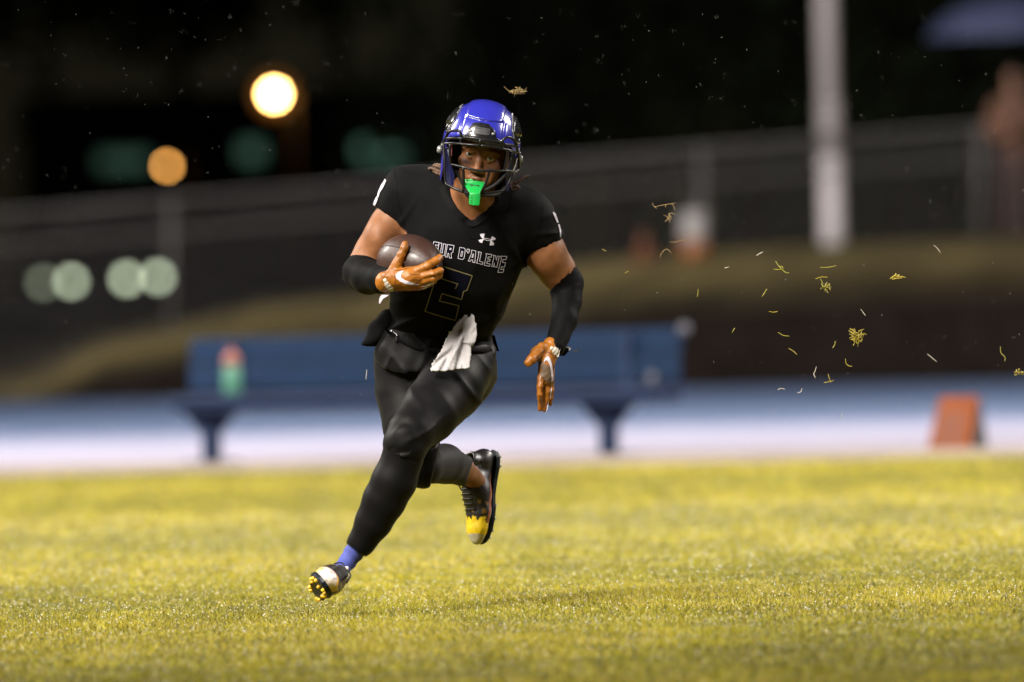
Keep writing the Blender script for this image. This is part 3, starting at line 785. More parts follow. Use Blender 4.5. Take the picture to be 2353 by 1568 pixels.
# head at finer pitch
fh = Field(E0 - .17, E0 + .17, 0.0030)
fh.ell(fc(0, .025, -.088), (.074, .100, .096), A=FA)
fh.ell(fc(0, -.045, -.055), (.060, .078, .060), k=.02, A=FA)
fh.ell(fc(0, -.100, -.022), (.030, .022, .026), k=.02, A=FA)
for sx in (-1, 1):
    fh.ell(fc(.044 * sx, -.030, -.022), (.024, .020, .022), k=.015, A=FA)
    fh.ell(fc(.032 * sx, -.064, -.018), (.022, .026, .018), k=.02, A=FA)
    fh.ell(fc(.0325 * sx, .001, .010), (.019, .012, .016), op='-', k=.008, A=FA)
    fh.chain([(fc(.012 * sx, .017, .000), .0085), (fc(.032 * sx, .021, .000), .0085), (fc(.053 * sx, .013, -.016), .008)], k=.008)
    fh.chain([(fc(.018 * sx, .003, -.001), .0032), (fc(.025 * sx, .0085, .003), .0040), (fc(.035 * sx, .0090, .002), .0042), (fc(.047 * sx, .002, -.008), .0032)], k=.004)
    fh.chain([(fc(.018 * sx, -.004, -.002), .0025), (fc(.030 * sx, -.0105, .000), .003), (fc(.046 * sx, -.003, -.009), .0025)], k=.004)
    fh.ell(fc(.0150 * sx, -.044, .010), (.0085, .008, .010), k=.006, A=FA)
    fh.ell(fc(.0075 * sx, -.0515, .017), (.0035, .0025, .004), op='-', k=.003, A=FA)
fh.chain([(fc(0, .006, .001), .008), (fc(0, -.022, .011), .0095), (fc(0, -.040, .020), .0115)], k=.010)
fh.chain([(fc(-.024, -.074, .000), .005), (fc(-.008, -.069, .009), .0065), (fc(0, -.070, .010), .006), (fc(.008, -.069, .009), .0065), (fc(.024, -.074, .000), .005)], k=.006)
fh.chain([(fc(-.020, -.086, .000), .005), (fc(0, -.090, .008), .0075), (fc(.020, -.086, .000), .005)], k=.006)
fh.chain([(fc(-.020, -.079, .008), .003), (fc(0, -.079, .016), .0045), (fc(.020, -.079, .008), .003)], op='-', k=.004)
fh.chain([(fc(0, -.06, -.07), .052), (fc(0, -.14, -.10), .052)], k=.02)
Vh, Qh = fh.mesh(1)
def skin_col(Vx, head):
    c = np.tile(np.array([0.185, 0.076, 0.031]), (len(Vx), 1))
    r = np.random.default_rng(3); 
    if head:
        q = (Vx - E0) @ FA.T; x, y, z = q.T
        def blend(wt, col):
            nonlocal c; wt = np.clip(wt, 0, 1)[:, None]; c = c * (1 - wt) + np.array(col) * wt
        lip = np.exp(-((y + .080) / .010) ** 2 - (x / .020) ** 2); blend(lip * .8 * (z > -.02), (.17, .06, .045))
        beard = np.exp(-((y + .105) / .026) ** 2) * .75 + np.exp(-((y + .061) / .006) ** 2 - (x / .024) ** 2) * .7 + (np.abs(x) > .048) * (y < -.03) * .45
        blend(beard * (1 - lip), (.06, .03, .018))
        for sx in (-1, 1):     # eye black smeared under the eyes
            blend(np.exp(-((x - sx * .040) / .015) ** 2 - ((y + .031 - (0.004 if sx < 0 else -.004)) / .0085) ** 2) * .9, (.035, .025, .035))
            blend(np.exp(-((x - sx * .033) / .016) ** 2 - ((y - .0255) / .0045) ** 2) * .95 * (z > -.03), (.03, .014, .009))   # brows
        blend((y > .048) * 1.0, (.03, .016, .010))
    return c
Vall = np.concatenate([Vb, Vh]); Qall = np.concatenate([Qb, Qh + len(Vb)])
link_mesh("body", l2w(Vall), Qall, m_skin, person, colors=np.concatenate([skin_col(Vb, 0), skin_col(Vh, 1)]))
for sx in (-1, 1):
    mb = MB(); ec = fc(.0325 * sx, .000, -.0085); look = fz * .97 + fx * .10 + fy * .12; look /= np.linalg.norm(look)
    a = np.cross(look, fy); a /= np.linalg.norm(a); b_ = np.cross(look, a)
    th = np.concatenate([np.linspace(.02, .95, 12), np.linspace(1.1, 3.12, 8)])
    mb.lathe([(.0130 * math.sin(t), .0130 * math.cos(t)) for t in th], ec, 24, [a, b_, look])
    cc = np.repeat(np.where(th[:, None] < .22, [[.003, .003, .003]], np.where(th[:, None] < .56, [[.012, .006, .004]], [[.42, .40, .39]])), 24, 0)
    link_mesh("eye", l2w(mb.v), mb.f, m_eye, person, colors=cc)

# dreadlocks escaping under the helmet
def lock(pts, r):
    mb = MB(); P = spline([L(*p) for p in pts], 7); n = len(P)
    mb.tube(P, [r * (1 + .22 * math.sin(i * 1.9)) * (1 - .45 * i / n) for i in range(n)], 7); lmake(mb, "hair_lock", m_hair, person)
for pts, r in (([(1150, 436, -.20), (1172, 424, -.19), (1192, 416, -.18), (1204, 408, -.17), (1216, 405, -.16)], .0085), ([(1150, 440, -.20), (1170, 430, -.19), (1184, 428, -.18), (1193, 434, -.18)], .011),
               ([(1145, 444, -.20), (1166, 438, -.19), (1186, 436, -.18)], .011), ([(1155, 440, -.18), (1180, 426, -.17), (1200, 411, -.16)], .007), ([(1150, 446, -.18), (1168, 440, -.18), (1180, 441, -.18)], .009),
               ([(1024, 396, -.20), (1010, 384, -.20), (996, 381, -.19)], .008), ([(1024, 402, -.20), (1008, 394, -.20), (992, 387, -.19), (984, 389, -.19)], .007), ([(1026, 392, -.2), (1012, 380, -.2), (1000, 378, -.19)], .006), ([(1024, 404, -.2), (1006, 399, -.2), (996, 393, -.19)], .007)):
    lock(pts, r)

# ---- jersey
def crease(u, ph): return (1 - np.abs(np.sin(u + ph))) ** 3
def creases(X, Y, Z):
    px, py = px_of(X, Z), py_of(Y, Z); wob = 6 * np.sin(px * .021 + py * .013) + 4 * np.sin(py * .04 - px * .017)
    a = crease((px * .42 + py * .90 + wob) * .062, .4) * np.exp(-((py - 770) / 60) ** 2) * np.clip((1080 - px) / 120, .25, 1)
    b = crease((px * .80 - py * .60 + wob) * .045, 1.1) * np.exp(-((px - 1195) / 45) ** 2 - ((py - 600) / 70) ** 2)
    c = crease((px * .75 + py * .66 + wob) * .05, 2.0) * np.exp(-((px - 930) / 45) ** 2 - ((py - 520) / 60) ** 2)
    e = crease((px * .95 + py * .3 + wob) * .036, .2) * np.exp(-((py - 690) / 110) ** 2) * .5
    h = crease((px * .2 + py + wob) * .07, .9) * np.exp(-((px - 1262) / 30) ** 2 - ((py - 535) / 40) ** 2)
    return -.0085 * (a + .8 * b + .9 * c + e + h)
def fold_noise(X, Y, Z):
    return creases(X, Y, Z) + fold_noise0(X, Y, Z) * .6
def fold_noise0(X, Y, Z):
    return waves(X, Y, Z, .0035, [(38, 22, 10, 0), (-26, 41, 14, 1.3), (55, -18, 25, 2.2), (15, 60, -20, .5), (70, 48, 10, 4)])
lo, hi = bounds(T_spine, T_shl, pad=.06); 
fj = Field(lo, hi, 0.0055)
fj.chain(T_spine, asp=.70, k=.03).chain(T_shl, asp=.86, k=.05)
fj.chain(stn((936, 448, -.12, 62), (905, 486, -.11, 50), (886, 512, -.11, 46)), k=.03)
fj.chain(stn((1206, 502, -.12, 62), (1240, 552, -.09, 55), (1264, 592, -.08, 47)), k=.03)
fj.chain(stn((960, 402, -.12, 18), (922, 404, -.12, 18), (908, 408, -.12, 15)), k=.02).chain(stn((1190, 446, -.12, 18), (1232, 466, -.12, 17), (1252, 480, -.11, 14)), k=.02)
fj.chain(stn((960, 425, -.10, 38), (1010, 415, -.10, 36)), k=.03).chain(stn((1150, 462, -.10, 42), (1205, 478, -.10, 40)), k=.03)
hemx = [860, 888, 918, 955, 1013, 1080, 1160]; hemy = [735, 752, 778, 797, 806, 806, 812]
fj.clip(lambda X, Y, Z: (py_of(Y, Z) - np.interp(px_of(X, Z), hemx, hemy)) / S, .004)
fj.clip(lambda X, Y, Z: np.minimum(side((962, 563), (850, 460))(X, Y, Z) * -1, (px_of(X, Z) - 930) / S).astype(np.float32) * 1.0 if False else np.full_like(X, -1.))
fj.disp(fold_noise)
fj.disp(lambda X, Y, Z: .004 * np.sin((px_of(X, Z) * .045 + py_of(Y, Z) * .075)) * np.exp(-((py_of(Y, Z) - 770) / 55) ** 2))
# sleeve mouths
cutL = side((925, 524), (858, 470)); cutR = side((1294, 549), (1212, 616))
def sl(X, Y, Z):
    px, py = px_of(X, Z), py_of(Y, Z)
    a = np.where((px < 935) & (py < 560), -cutL(X, Y, Z), -1.); b = np.where((px > 1205), -cutR(X, Y, Z), -1.)
    return np.maximum(a, b)
fj.clip(sl, .003)
fj.chain([(p, r + .005) for p, r in A_r[1:3]], op='-', k=.004)
fj.chain([(p, r + .005) for p, r in A_l[1:3]], op='-', k=.004)
# neck opening (V)
fj.chain(stn((1083, 496, -.40, 11), (1083, 496, -.2, 11)), op='-', k=.01)
fj.chain(stn((1078, 468, -.42, 24), (1078, 468, -.18, 24)), op='-', k=.015)
fj.chain(stn((1086, 430, -.42, 50), (1086, 430, -.10, 50)), op='-', k=.015)
Vj, Qj = fj.mesh(2)
jersey = link_mesh("jersey", l2w(Vj), Qj, m_fab, person); bj = bvh_of(Vj, Qj)
fg = Field(L(1000, 530, -.40) * [1, 1, 0] + [0, 0, -.40], L(1200, 400, 0) * [1, 1, 0] + [0, 0, .05], .005)
fg.chain(stn((1170, 436, -.16, 12), (1156, 458, -.20, 16), (1134, 474, -.225, 17), (1108, 488, -.235, 13), (1090, 500, -.232, 8)), k=.01, asp=.6)
fg.chain(stn((1150, 432, -.17, 16), (1128, 452, -.22, 16), (1112, 470, -.235, 14)), k=.015, asp=.6)
fg.chain(stn((1022, 425, -.16, 9), (1034, 452, -.19, 8), (1054, 480, -.215, 7), (1082, 503, -.23, 6)), k=.01, asp=.7)
fg.disp(lambda X, Y, Z: waves(X, Y, Z, .003, [(120, 60, 20, 0), (-70, 140, 30, 1)]))
Vx, Qx = fg.mesh(2); link_mesh("undershirt_collar", l2w(Vx), Qx, m_fab2, jersey)
# collar band and seams
mb = MB()
col_pts = [(1024, 425), (1032, 448), (1048, 474), (1066, 496), (1083, 509), (1100, 501), (1120, 484), (1140, 462), (1150, 440)]
P = [drop(bj, x, y, .001, -.22)[0] for x, y in [tuple(p) for p in spline([np.array(p, float) for p in col_pts], 4)]]
lmake(ribbon([[tuple(p) for p in spline([np.array(p, float) for p in [(x + (x - 1085) * .16, y + 6) for x, y in col_pts]], 5)]], bj, 13, .0035, 3, -.2, False), "collar", m_slv, jersey)
for pts in ([(905, 392), (908, 420), (915, 470), (930, 520)], [(1250, 462), (1246, 500), (1232, 545), (1215, 585), (1206, 612)],
            [(1010, 400), (1026, 440), (1050, 500), (1080, 545)], [(1178, 440), (1170, 480), (1140, 515), (1100, 545), (1080, 548)]):
    Pp = [tuple(p) for p in spline([np.array(p, float) for p in pts], 6)]
    lmake(ribbon([Pp], bj, 2.6, .0016, 4, -.2, False), "seam", m_slv, jersey)

# chest lettering: outlined block capitals (crop pixels -> photo)
def cr(c): return (966.6 + c[0] * .14258, 526.6 + c[1] * .14258)
LET = {
 "E1": [[(215, 205), (298, 218), (290, 262), (245, 256), (240, 290), (262, 294), (258, 330), (235, 326), (228, 370), (285, 384), (278, 424), (190, 404)]],
 "U": [[(300, 222), (345, 230), (322, 380), (350, 386), (368, 238), (412, 246), (384, 428), (272, 408)]],
 "R": [[(432, 248), (540, 266), (520, 372), (492, 392), (498, 470), (462, 462), (452, 392), (440, 390), (432, 452), (400, 446)], [(474, 308), (492, 311), (488, 332), (470, 329)]],
 "D": [[(630, 294), (700, 306), (720, 328), (700, 470), (672, 492), (602, 470), (625, 340)], [(660, 358), (680, 362), (664, 440), (645, 436)]],
 "'": [[(752, 322), (786, 328), (776, 380), (762, 390), (754, 366), (738, 362)]],
 "A": [[(815, 338), (888, 352), (872, 540), (838, 532), (838, 500), (812, 494), (800, 520), (768, 512), (822, 384)], [(842, 402), (852, 404), (840, 458), (824, 454)]],
 "L": [[(926, 366), (976, 376), (944, 518), (1002, 532), (990, 568), (902, 548), (936, 398)]],
 "E2": [[(1048, 396), (1142, 410), (1132, 452), (1086, 446), (1078, 480), (1116, 488), (1108, 520), (1070, 514), (1062, 550), (1116, 562), (1106, 598), (1020, 580), (1055, 428)]],
 "N": [[(1166, 420), (1202, 428), (1214, 504), (1230, 432), (1262, 438), (1222, 616), (1186, 606), (1182, 540), (1166, 606), (1142, 600), (1176, 450)]],
 "E3": [[(1284, 436), (1384, 438), (1366, 492), (1322, 488), (1314, 534), (1362, 540), (1346, 608), (1296, 604), (1286, 650), (1336, 640), (1322, 694), (1238, 696), (1296, 480)]],
}
for k, polys in LET.items():
    pp = [[cr(c) for c in p] for p in polys]
    lmake(patch(pp[:1], bj, .0012, 4), "letter_fill", m_navy, jersey)
    lmake(ribbon(pp, bj, 1.15, .0022, 3), "letter", m_white, jersey)
TWO = [(250, 560), (830, 750), (740, 985), (690, 1005), (655, 1130), (345, 1035), (305, 1150), (620, 1235), (560, 1475), (70, 1325), (210, 890), (330, 792), (600, 880), (575, 950), (545, 940), (250, 800)]
TWO = [(250, 565), (828, 750), (742, 985), (695, 1000), (660, 1130), (348, 1035), (305, 1155), (618, 1230), (560, 1470), (72, 1325), (205, 910)]
lmake(patch([[cr(c) for c in TWO]], bj, .0008, 5), "number_fill", m_navy, jersey)
lmake(ribbon([[cr(c) for c in TWO]], bj, 2.3, .0024, 4), "number", m_gold, jersey)
lmake(ribbon([[cr(c) for c in [(200, 760), (330, 795), (598, 882), (560, 955)]]], bj, 2.0, .0024, 4, -.2, False), "number", m_gold, jersey)
# maker's mark on the chest
LOGO = [[(958, 82), (1028, 74), (1016, 150), (1000, 160), (960, 112)], [(928, 180), (1000, 160), (1015, 158), (990, 226), (952, 214)],
        [(1148, 116), (1208, 152), (1190, 178), (1130, 186), (1118, 178)], [(1118, 186), (1140, 182), (1180, 232), (1176, 262), (1108, 264)],
        ]
lmake(patch([[cr(c) for c in p] for p in LOGO], bj, .002, 2.0), "chest_logo", m_white, jersey)
lmake(ribbon([[cr(c) for c in [(1000, 150), (1040, 150), (1090, 158), (1130, 176), (1090, 188), (1050, 180), (1015, 162)]]], bj, 1.1, .0022, 2), "chest_logo", m_white, jersey)
# white sleeve prints seen edge-on
for poly in ([(868, 442), (876, 424), (886, 412), (889, 416), (882, 432), (874, 444), (871, 456)], [(859, 470), (864, 458), (869, 450), (869, 460), (863, 474)],
             [(1268, 488), (1275, 492), (1282, 512), (1278, 512)], [(1280, 516), (1284, 516), (1288, 534), (1287, 548), (1284, 530)]):
    lmake(patch([poly], bj, .003, 2.0, -.10), "sleeve_print", m_white, jersey)

# ---- undershirt tail below the jersey hem
lo, hi = bounds(T_spine[:1], pad=.10)
fu = Field(lo, hi, 0.0055)
fu.chain(stn((1002, 770, .02, 124), (1000, 815, .01, 136), (992, 870, .00, 134)), asp=.72, k=.02)
ux = [850, 862, 880, 905, 934, 965, 990, 1040, 1160]; uy = [815, 828, 846, 856, 858, 854, 845, 838, 815]
fu.clip(lambda X, Y, Z: (py_of(Y, Z) - np.interp(px_of(X, Z), ux, uy)) / S, .006)
fu.clip(lambda X, Y, Z: (755 - py_of(Y, Z)) / S, .004)
fu.disp(lambda X, Y, Z: waves(X, Y, Z, .004, [(60, 20, 0, 0), (-45, 55, 10, 1), (85, -30, 20, 2), (20, 75, 0, 3)]) - .008 * crease((px_of(X, Z) * .8 + py_of(Y, Z) * .5 + 5 * np.sin(py_of(Y, Z) * .05)) * .05, .2) * np.exp(-((py_of(Y, Z) - 825) / 40) ** 2) - .008 * crease((px_of(X, Z) * .75 - py_of(Y, Z) * .6) * .045, 1.2) * np.exp(-((px_of(X, Z) - 950) / 50) ** 2))
Vu, Qu = fu.mesh(2); link_mesh("undershirt", l2w(Vu), Qu, m_fab2, person); bu = bvh_of(Vu, Qu)

# ---- trousers and leg sleeves
lo, hi = bounds(T_spine[:1], L_f, L_b, pad=.04)
ft = Field(lo, hi, 0.006)
ft.chain(stn((1003, 785, .03, 122), (1000, 825, .02, 132)), asp=.68, k=.03)
ft.chain(L_f, k=.022).chain(L_b, k=.022)
ft.ell(L(1090, 850, .06), (.065, .10, .09), k=.04)
ft.clip(lambda X, Y, Z: (765 - py_of(Y, Z)) / S)
ft.ell(L(931, 1006, -.375), (.040, .040, .022), k=.006)                     # knee pad
ft.chain(stn((968, 985, -.27, 7), (985, 1008, -.25, 8), (992, 1022, -.22, 6)), op='+', k=.02)
ft.chain(stn((958, 985, -.31, 4), (975, 1005, -.30, 4), (985, 1030, -.28, 4)), op='-', k=.012)
ft.chain(stn((890, 1030, -.33, 4), (905, 1036, -.385, 4), (935, 1042, -.395, 4), (965, 1030, -.35, 4)), op='-', k=.01)
ft.chain(stn((955, 870, -.02, 5), (925, 930, -.05, 6), (905, 985, -.10, 5)), op='-', k=.02)
ft.chain(stn((1060, 870, -.14, 5), (1080, 900, -.13, 6), (1096, 920, -.1, 5)), op='-', k=.03)
def leg_creases(X, Y, Z):
    px, py = px_of(X, Z), py_of(Y, Z); wob = 5 * np.sin(px * .03 + py * .02) + 3 * np.sin(py * .06 - px * .03)
    a = crease((px * .55 + py * .83 + wob) * .06, .3) * np.exp(-((px - 985) / 55) ** 2 - ((py - 1000) / 45) ** 2)
    b = crease((px * .72 - py * .69 + wob) * .05, 1.4) * np.exp(-((px - 1090) / 60) ** 2 - ((py - 885) / 60) ** 2)
    c = crease((px * .25 + py * .97 + wob) * .06, .8) * np.exp(-((px - 900) / 50) ** 2 - ((py - 1040) / 30) ** 2)
    e = crease((px * .9 - py * .45 + wob) * .04, .8) * np.exp(-((px - 930) / 60) ** 2 - ((py - 900) / 60) ** 2) * .6
    return -.0100 * (a + b + c + e)
ft.disp(leg_creases)
ft.disp(lambda X, Y, Z: waves(X, Y, Z, .0014, [(34, 30, 12, 0), (-40, 26, 14, 1.3), (60, -28, 25, 2.2), (18, 50, -20, .5)]))
ft.clip(lambda X, Y, Z: np.where((px_of(X, Z) < 985) & (Z < -.15), (py_of(Y, Z) - np.interp(px_of(X, Z), [860, 880, 920, 960, 1000], [1026, 1032, 1052, 1062, 1060])) / S, -1), .004)
hemB = side((1012, 1016), (994, 1096))
ft.clip(lambda X, Y, Z: np.where((Z > -.13) & (py_of(Y, Z) > 985), hemB(X, Y, Z) * -1, -1.), .004)
Vt, Qt = ft.mesh(2); trousers = link_mesh("trousers", l2w(Vt), Qt, m_fab2, person); bt = bvh_of(Vt, Qt)
def leg_sleeve(ch, cut, name="leg_sleeve", m=None):
    lo, hi = bounds(ch, pad=.04); f = Field(lo, hi, 0.0055); f.chain(ch, k=.02); f.clip(cut, .003)
    f.disp(lambda X, Y, Z: waves(X, Y, Z, .0004, [(34, 30, 12, 0), (-40, 26, 14, 1.3), (60, -28, 25, 2.2), (18, 90, -20, .5)]))
    Vx, Qx = f.mesh(2); return link_mesh(name, l2w(Vx), Qx, m or m_fab2, person)
hemF = side((791, 1246), (838, 1279))
leg_sleeve([L_f[-2]] + L_fs[:-1], lambda X, Y, Z: hemF(X, Y, Z))
hemK = side((1086, 1062), (1066, 1127))
leg_sleeve([(L_b[-2][0], L_b[-2][1] - .004)] + [(p, r - .002) for p, r in L_bs], lambda X, Y, Z: -hemK(X, Y, Z), m=m_tights_lit)
lo, hi = bounds(L_fs[-3:], pad=.06); f = Field(lo, hi, .004)
f.chain(stn((838, 1235, -.25, 27), (812, 1272, -.23, 21), (799, 1290, -.23, 19), (786, 1308, -.26, 19)), k=.01)
f.disp(lambda X, Y, Z: waves(X, Y, Z, .0014, [(120, 160, 40, 0), (150, 90, 0, 1)]))
f.clip(lambda X, Y, Z: -hemF(X, Y, Z) - .02)
Vx, Qx = f.mesh(2); link_mesh("sock", l2w(Vx), Qx, m_sock, person)

# ---- belt, pouch, loose flaps, towel
Vw = np.concatenate([Vj, Vu, Vt]); bwaist = bvh_of(Vw, np.concatenate([Qj, Qu + len(Vj), Qt + len(Vj) + len(Vu)]))
bp = [tuple(p) for p in spline([np.array(p, float) for p in [(886, 757), (900, 769), (918, 782), (955, 799), (1013, 808), (1060, 808), (1105, 806), (1130, 800)]], 6)]
dp = np.array([min(drop(bwaist, x, y + o, 0, -.1)[0][2] for o in (-6, 0, 6)) for x, y in bp]) - .004
for _ in range(6): dp[1:-1] = (dp[:-2] + dp[1:-1] + dp[2:]) / 3
mb = MB(); mb.add([L(x + o * .35, y + o, d_ + e_) for (x, y), d_ in zip(bp, dp) for o, e_ in ((-6.5, .003), (-5, 0), (5, 0), (6.5, .003))], [(4 * i + k, 4 * i + k + 1, 4 * i + k + 5, 4 * i + k + 4) for i in range(len(bp) - 1) for k in range(3)])
belt = lmake(mb, "belt", m_slv, person)
lmake(patch([[(899, 763), (904, 759), (917, 771), (915, 786), (910, 787), (897, 775)]], bwaist, .007, 3, -.1, .004), "buckle", m_gloss, belt)
fp = Field(L(810, 690, 0) * [1, 0, 0] + [0, L(0, 830)[1], -.15], L(920, 0, 0) * [1, 0, 0] + [0, L(0, 690)[1], .15], .0045)
fp.chain(stn((895, 735, -.02, 24), (872, 762, .00, 27), (855, 780, .0, 17), (838, 790, .0, 9)), k=.01, asp=.8)
fp.chain(stn((846, 790, -.06, 5), (862, 772, -.055, 7), (880, 775, -.06, 5)), op='-', k=.012)
fp.chain(stn((832, 800, .0, 3), (858, 796, -.02, 5)), op='-', k=.01)
fp.disp(lambda X, Y, Z: waves(X, Y, Z, .003, [(80, 60, 20, 0), (-70, 90, 30, 1), (50, -90, 40, 2)]))
Vx, Qx = fp.mesh(2); link_mesh("waist_pouch", l2w(Vx), Qx, m_fab, person)
for poly, m in (([(1128, 768), (1137, 772), (1147, 808), (1133, 806), (1120, 812)], m_fab), ([(1117, 812), (1128, 806), (1134, 808), (1131, 828)], m_slv)):
    mb = MB(); n = len(poly); d0 = .06
    mb.add([L(x, y, d0 + .004 * i) for i, (x, y) in enumerate(poly)] + [L(x, y, d0 + .012 + .004 * i) for i, (x, y) in enumerate(poly)],
           [tuple(range(n)), tuple(range(2 * n - 1, n - 1, -1))] + [(i, (i + 1) % n, n + (i + 1) % n, n + i) for i in range(n)])
    lmake(mb, "loose_flap", m, person, False)

def ct(c): return (822.3 + c[0] * .14715, 692.5 + c[1] * .14715)
def towel():
    poly = [ct(c) for c in [(1770, 180), (1805, 260), (1840, 350), (1855, 430), (1848, 540), (1840, 620), (1815, 670), (1790, 690), (1760, 700), (1758, 800), (1750, 900), (1745, 970), (1738, 1030), (1690, 1050),
                          (1600, 1050), (1500, 1062), (1330, 1085), (1140, 1085), (1138, 1040), (1180, 970), (1240, 860), (1300, 770), (1350, 670), (1390, 580), (1450, 470), (1500, 410), (1560, 330), (1640, 265), (1700, 220)]]
    P = []
    for i in range(len(poly)):
        a, b = np.array(poly[i]), np.array(poly[(i + 1) % len(poly)]); n = max(1, int(np.linalg.norm(b - a) / 3))
        P += [tuple(a + (b - a) * k / n + (np.array([rnd.uniform(-1.2, 1.2), rnd.uniform(-1.2, 1.2)]) if i > 16 and k else 0)) for k in range(n)]
    nb = len(P); A = np.array(P)
    P += [(x + rnd.uniform(-1.2, 1.2), y + rnd.uniform(-1.2, 1.2)) for x in np.arange(980, 1098, 2.6) for y in np.arange(718, 856, 2.6)]
    v, e, f, _, _, _ = delaunay_2d_cdt([Vector(p) for p in P], [], [list(range(nb))], 1, 1e-4)
    def sd(x, y, p, q):
        l = math.hypot(q[0] - p[0], q[1] - p[1]); return ((x - p[0]) * (q[1] - p[1]) - (y - p[1]) * (q[0] - p[0])) / l
    t1, t2, t3 = ct((1772, 190)), ct((1640, 690)), ct((1570, 960))
    f1, f2 = ct((1140, 1050)), ct((1640, 640))
    V = []
    for p in v:
        x, y = p.x, p.y; d = -.20 - (y - 720) / 135 * .075 
        s1 = sd(x, y, t1, t3); s2 = sd(x, y, f1, f2)
        d += -.018 / (1 + math.exp(-s1 / 1.6)) * (1 if y < 790 else .4) + .022 * math.exp(-(s1 / 5.0) ** 2)
        d += .020 / (1 + math.exp(-s2 / 2.0)) - .012 * math.exp(-((s2 - 9) / 7) ** 2)
        d += .010 * math.exp(-(sd(x, y, ct((1660, 700)), ct((1640, 960))) / 4) ** 2) * (y > 790)
        d += .010 * math.exp(-(sd(x, y, ct((1560, 560)), ct((1380, 930))) / 4.5) ** 2) - .008 * math.exp(-((sd(x, y, ct((1560, 560)), ct((1380, 930))) - 9) / 5) ** 2) + rnd.uniform(-.0009, .0009) + .0035 * math.sin(x * .11 + y * .05 + 1) * math.sin(y * .06 - x * .05) + .006 * math.sin((x * .8 + y * .45) * .16) * (s2 > 0)
        V.append(L(x, y, d))
    mb = MB(); mb.add(V, [tuple(t) for t in f]); o = lmake(mb, "towel", m_towel, person)
    sm = o.modifiers.new("solid", 'SOLIDIFY'); sm.thickness = .006; sm.offset = 1
towel()

# ---- arm sleeves
def arm_sleeve(ch, cut=None):
    lo, hi = bounds(ch, pad=.03); f = Field(lo, hi, .0045); f.chain(ch, k=.01)
    if cut: f.clip(cut, .002)
    f.disp(lambda X, Y, Z: waves(X, Y, Z, .0009, [(60, 130, 40, 0), (-80, 110, 50, 1), (140, 60, 20, 2)]) - .0022 * crease((py_of(Y, Z) + .35 * px_of(X, Z) + 3 * np.sin(px_of(X, Z) * .12)) * .19, 0) * np.exp(-((px_of(X, Z) - 1325) / 26) ** 2 - ((py_of(Y, Z) - 655) / 40) ** 2))
    Vx, Qx = f.mesh(2); return link_mesh("arm_sleeve", l2w(Vx), Qx, m_slv, person)
arm_sleeve(stn((842, 612, -.13, 45), (828, 626, -.14, 40), (846, 638, -.20, 38), (876, 642, -.28, 32), (900, 642, -.345, 27)))
cE = side((1325, 593), (1270, 660))
arm_sleeve(stn((1278, 620, -.06, 46), (1300, 652, -.04, 40), (1303, 690, -.06, 34), (1297, 735, -.10, 30), (1276, 796, -.16, 24)), lambda X, Y, Z: cE(X, Y, Z))

# ---- football
bc = L(941, 604, -.285); bdir = np.array([.62, -.10, -.78]); bdir /= np.linalg.norm(bdir)
bu_ = np.array([0, 1, 0]) - bdir * bdir[1]; bu_ /= np.linalg.norm(bu_); bs_ = np.cross(bdir, bu_)
football = empty("football", l2w(bc)[0], "brown leather football with a white stripe tucked under the player's arm", "ball")
def bprof(t): return .087 * max(1 - abs(t) ** 2.15, 0) ** .80      # t -1..1 along the ball
ts = np.sin(np.linspace(-1, 1, 41) * math.pi / 2)
def ball_part(t0, t1, a0, a1, off, name, m, parent=football, n=48):
    mb = MB(); tt = [t for t in np.linspace(t0, t1, 30)] if abs(t1 - t0) < 1.9 else ts; Vp = []
    aa = np.linspace(a0, a1, n + 1)
    for t in tt:
        for a in aa: Vp.append(bc + bdir * t * .138 + (bu_ * math.cos(a) + bs_ * math.sin(a)) * (bprof(t) + off))
    mb.add(Vp, [(i * (n + 1) + j, i * (n + 1) + j + 1, (i + 1) * (n + 1) + j + 1, (i + 1) * (n + 1) + j) for i in range(len(tt) - 1) for j in range(n)])
    return lmake(mb, name, m, parent)
SEAM0 = R_(215)
for k in range(4): ball_part(-1, 1, SEAM0 + k * math.pi / 2 + .02, SEAM0 + (k + 1) * math.pi / 2 - .02, 0, "leather_panel", m_ball, n=20)
ball_part(-1, 1, 0, 2 * math.pi, -.0022, "seam_core", m_groove)
for k in (2, 3):
    for sg in (-1, 1): ball_part(sg * .40, sg * .62, SEAM0 + k * math.pi / 2 + .02, SEAM0 + (k + 1) * math.pi / 2 - .02, .0012, "white_stripe", m_bstripe, n=20)
for i in range(8):
    t = -.35 + i * .1; a = SEAM0 + 1.5 * math.pi; mb = MB()
    mb.tube([bc + bdir * t * .138 + (bu_ * math.cos(a + s) + bs_ * math.sin(a + s)) * (bprof(t) + .003) for s in (-.15, -.08, 0, .08, .15)], .0025, 6); lmake(mb, "lace", m_bstripe, football)

# ---- gloves
def cg(c): return (779 + c[0] * .1288, 519.4 + c[1] * .1288)
def cg2(c): return (1168.6 + c[0] * .13806, 757.4 + c[1] * .13806)
def glove(fmap, scale, body, fingers, creases, pitch=.0026, body_k=.012):
    P = lambda c, d: L(*fmap(c), d)
    chs = [[(P(c, d), r * scale / S) for c, d, r in ch] for ch in body + fingers]
    lo, hi = bounds(*chs, pad=.012); f = Field(lo, hi, pitch)
    for ch in chs[:len(body)]: f.chain(ch, k=body_k, margin=.02)
    for ch in chs[len(body):]: f.chain(ch, k=.0045, kin=.004, margin=.02)
    for ch in creases: f.chain([(P(c, d), r * scale / S) for c, d, r in ch], op='-', k=.004, margin=.012)
    f.disp(lambda X, Y, Z: waves(X, Y, Z, .0006, [(300, 200, 100, 0), (-250, 320, 90, 1), (180, -380, 200, 2)]))
    Vx, Qx = f.mesh(1); return link_mesh("glove", l2w(Vx), Qx, m_glove, person), bvh_of(Vx, Qx)
d = -.375
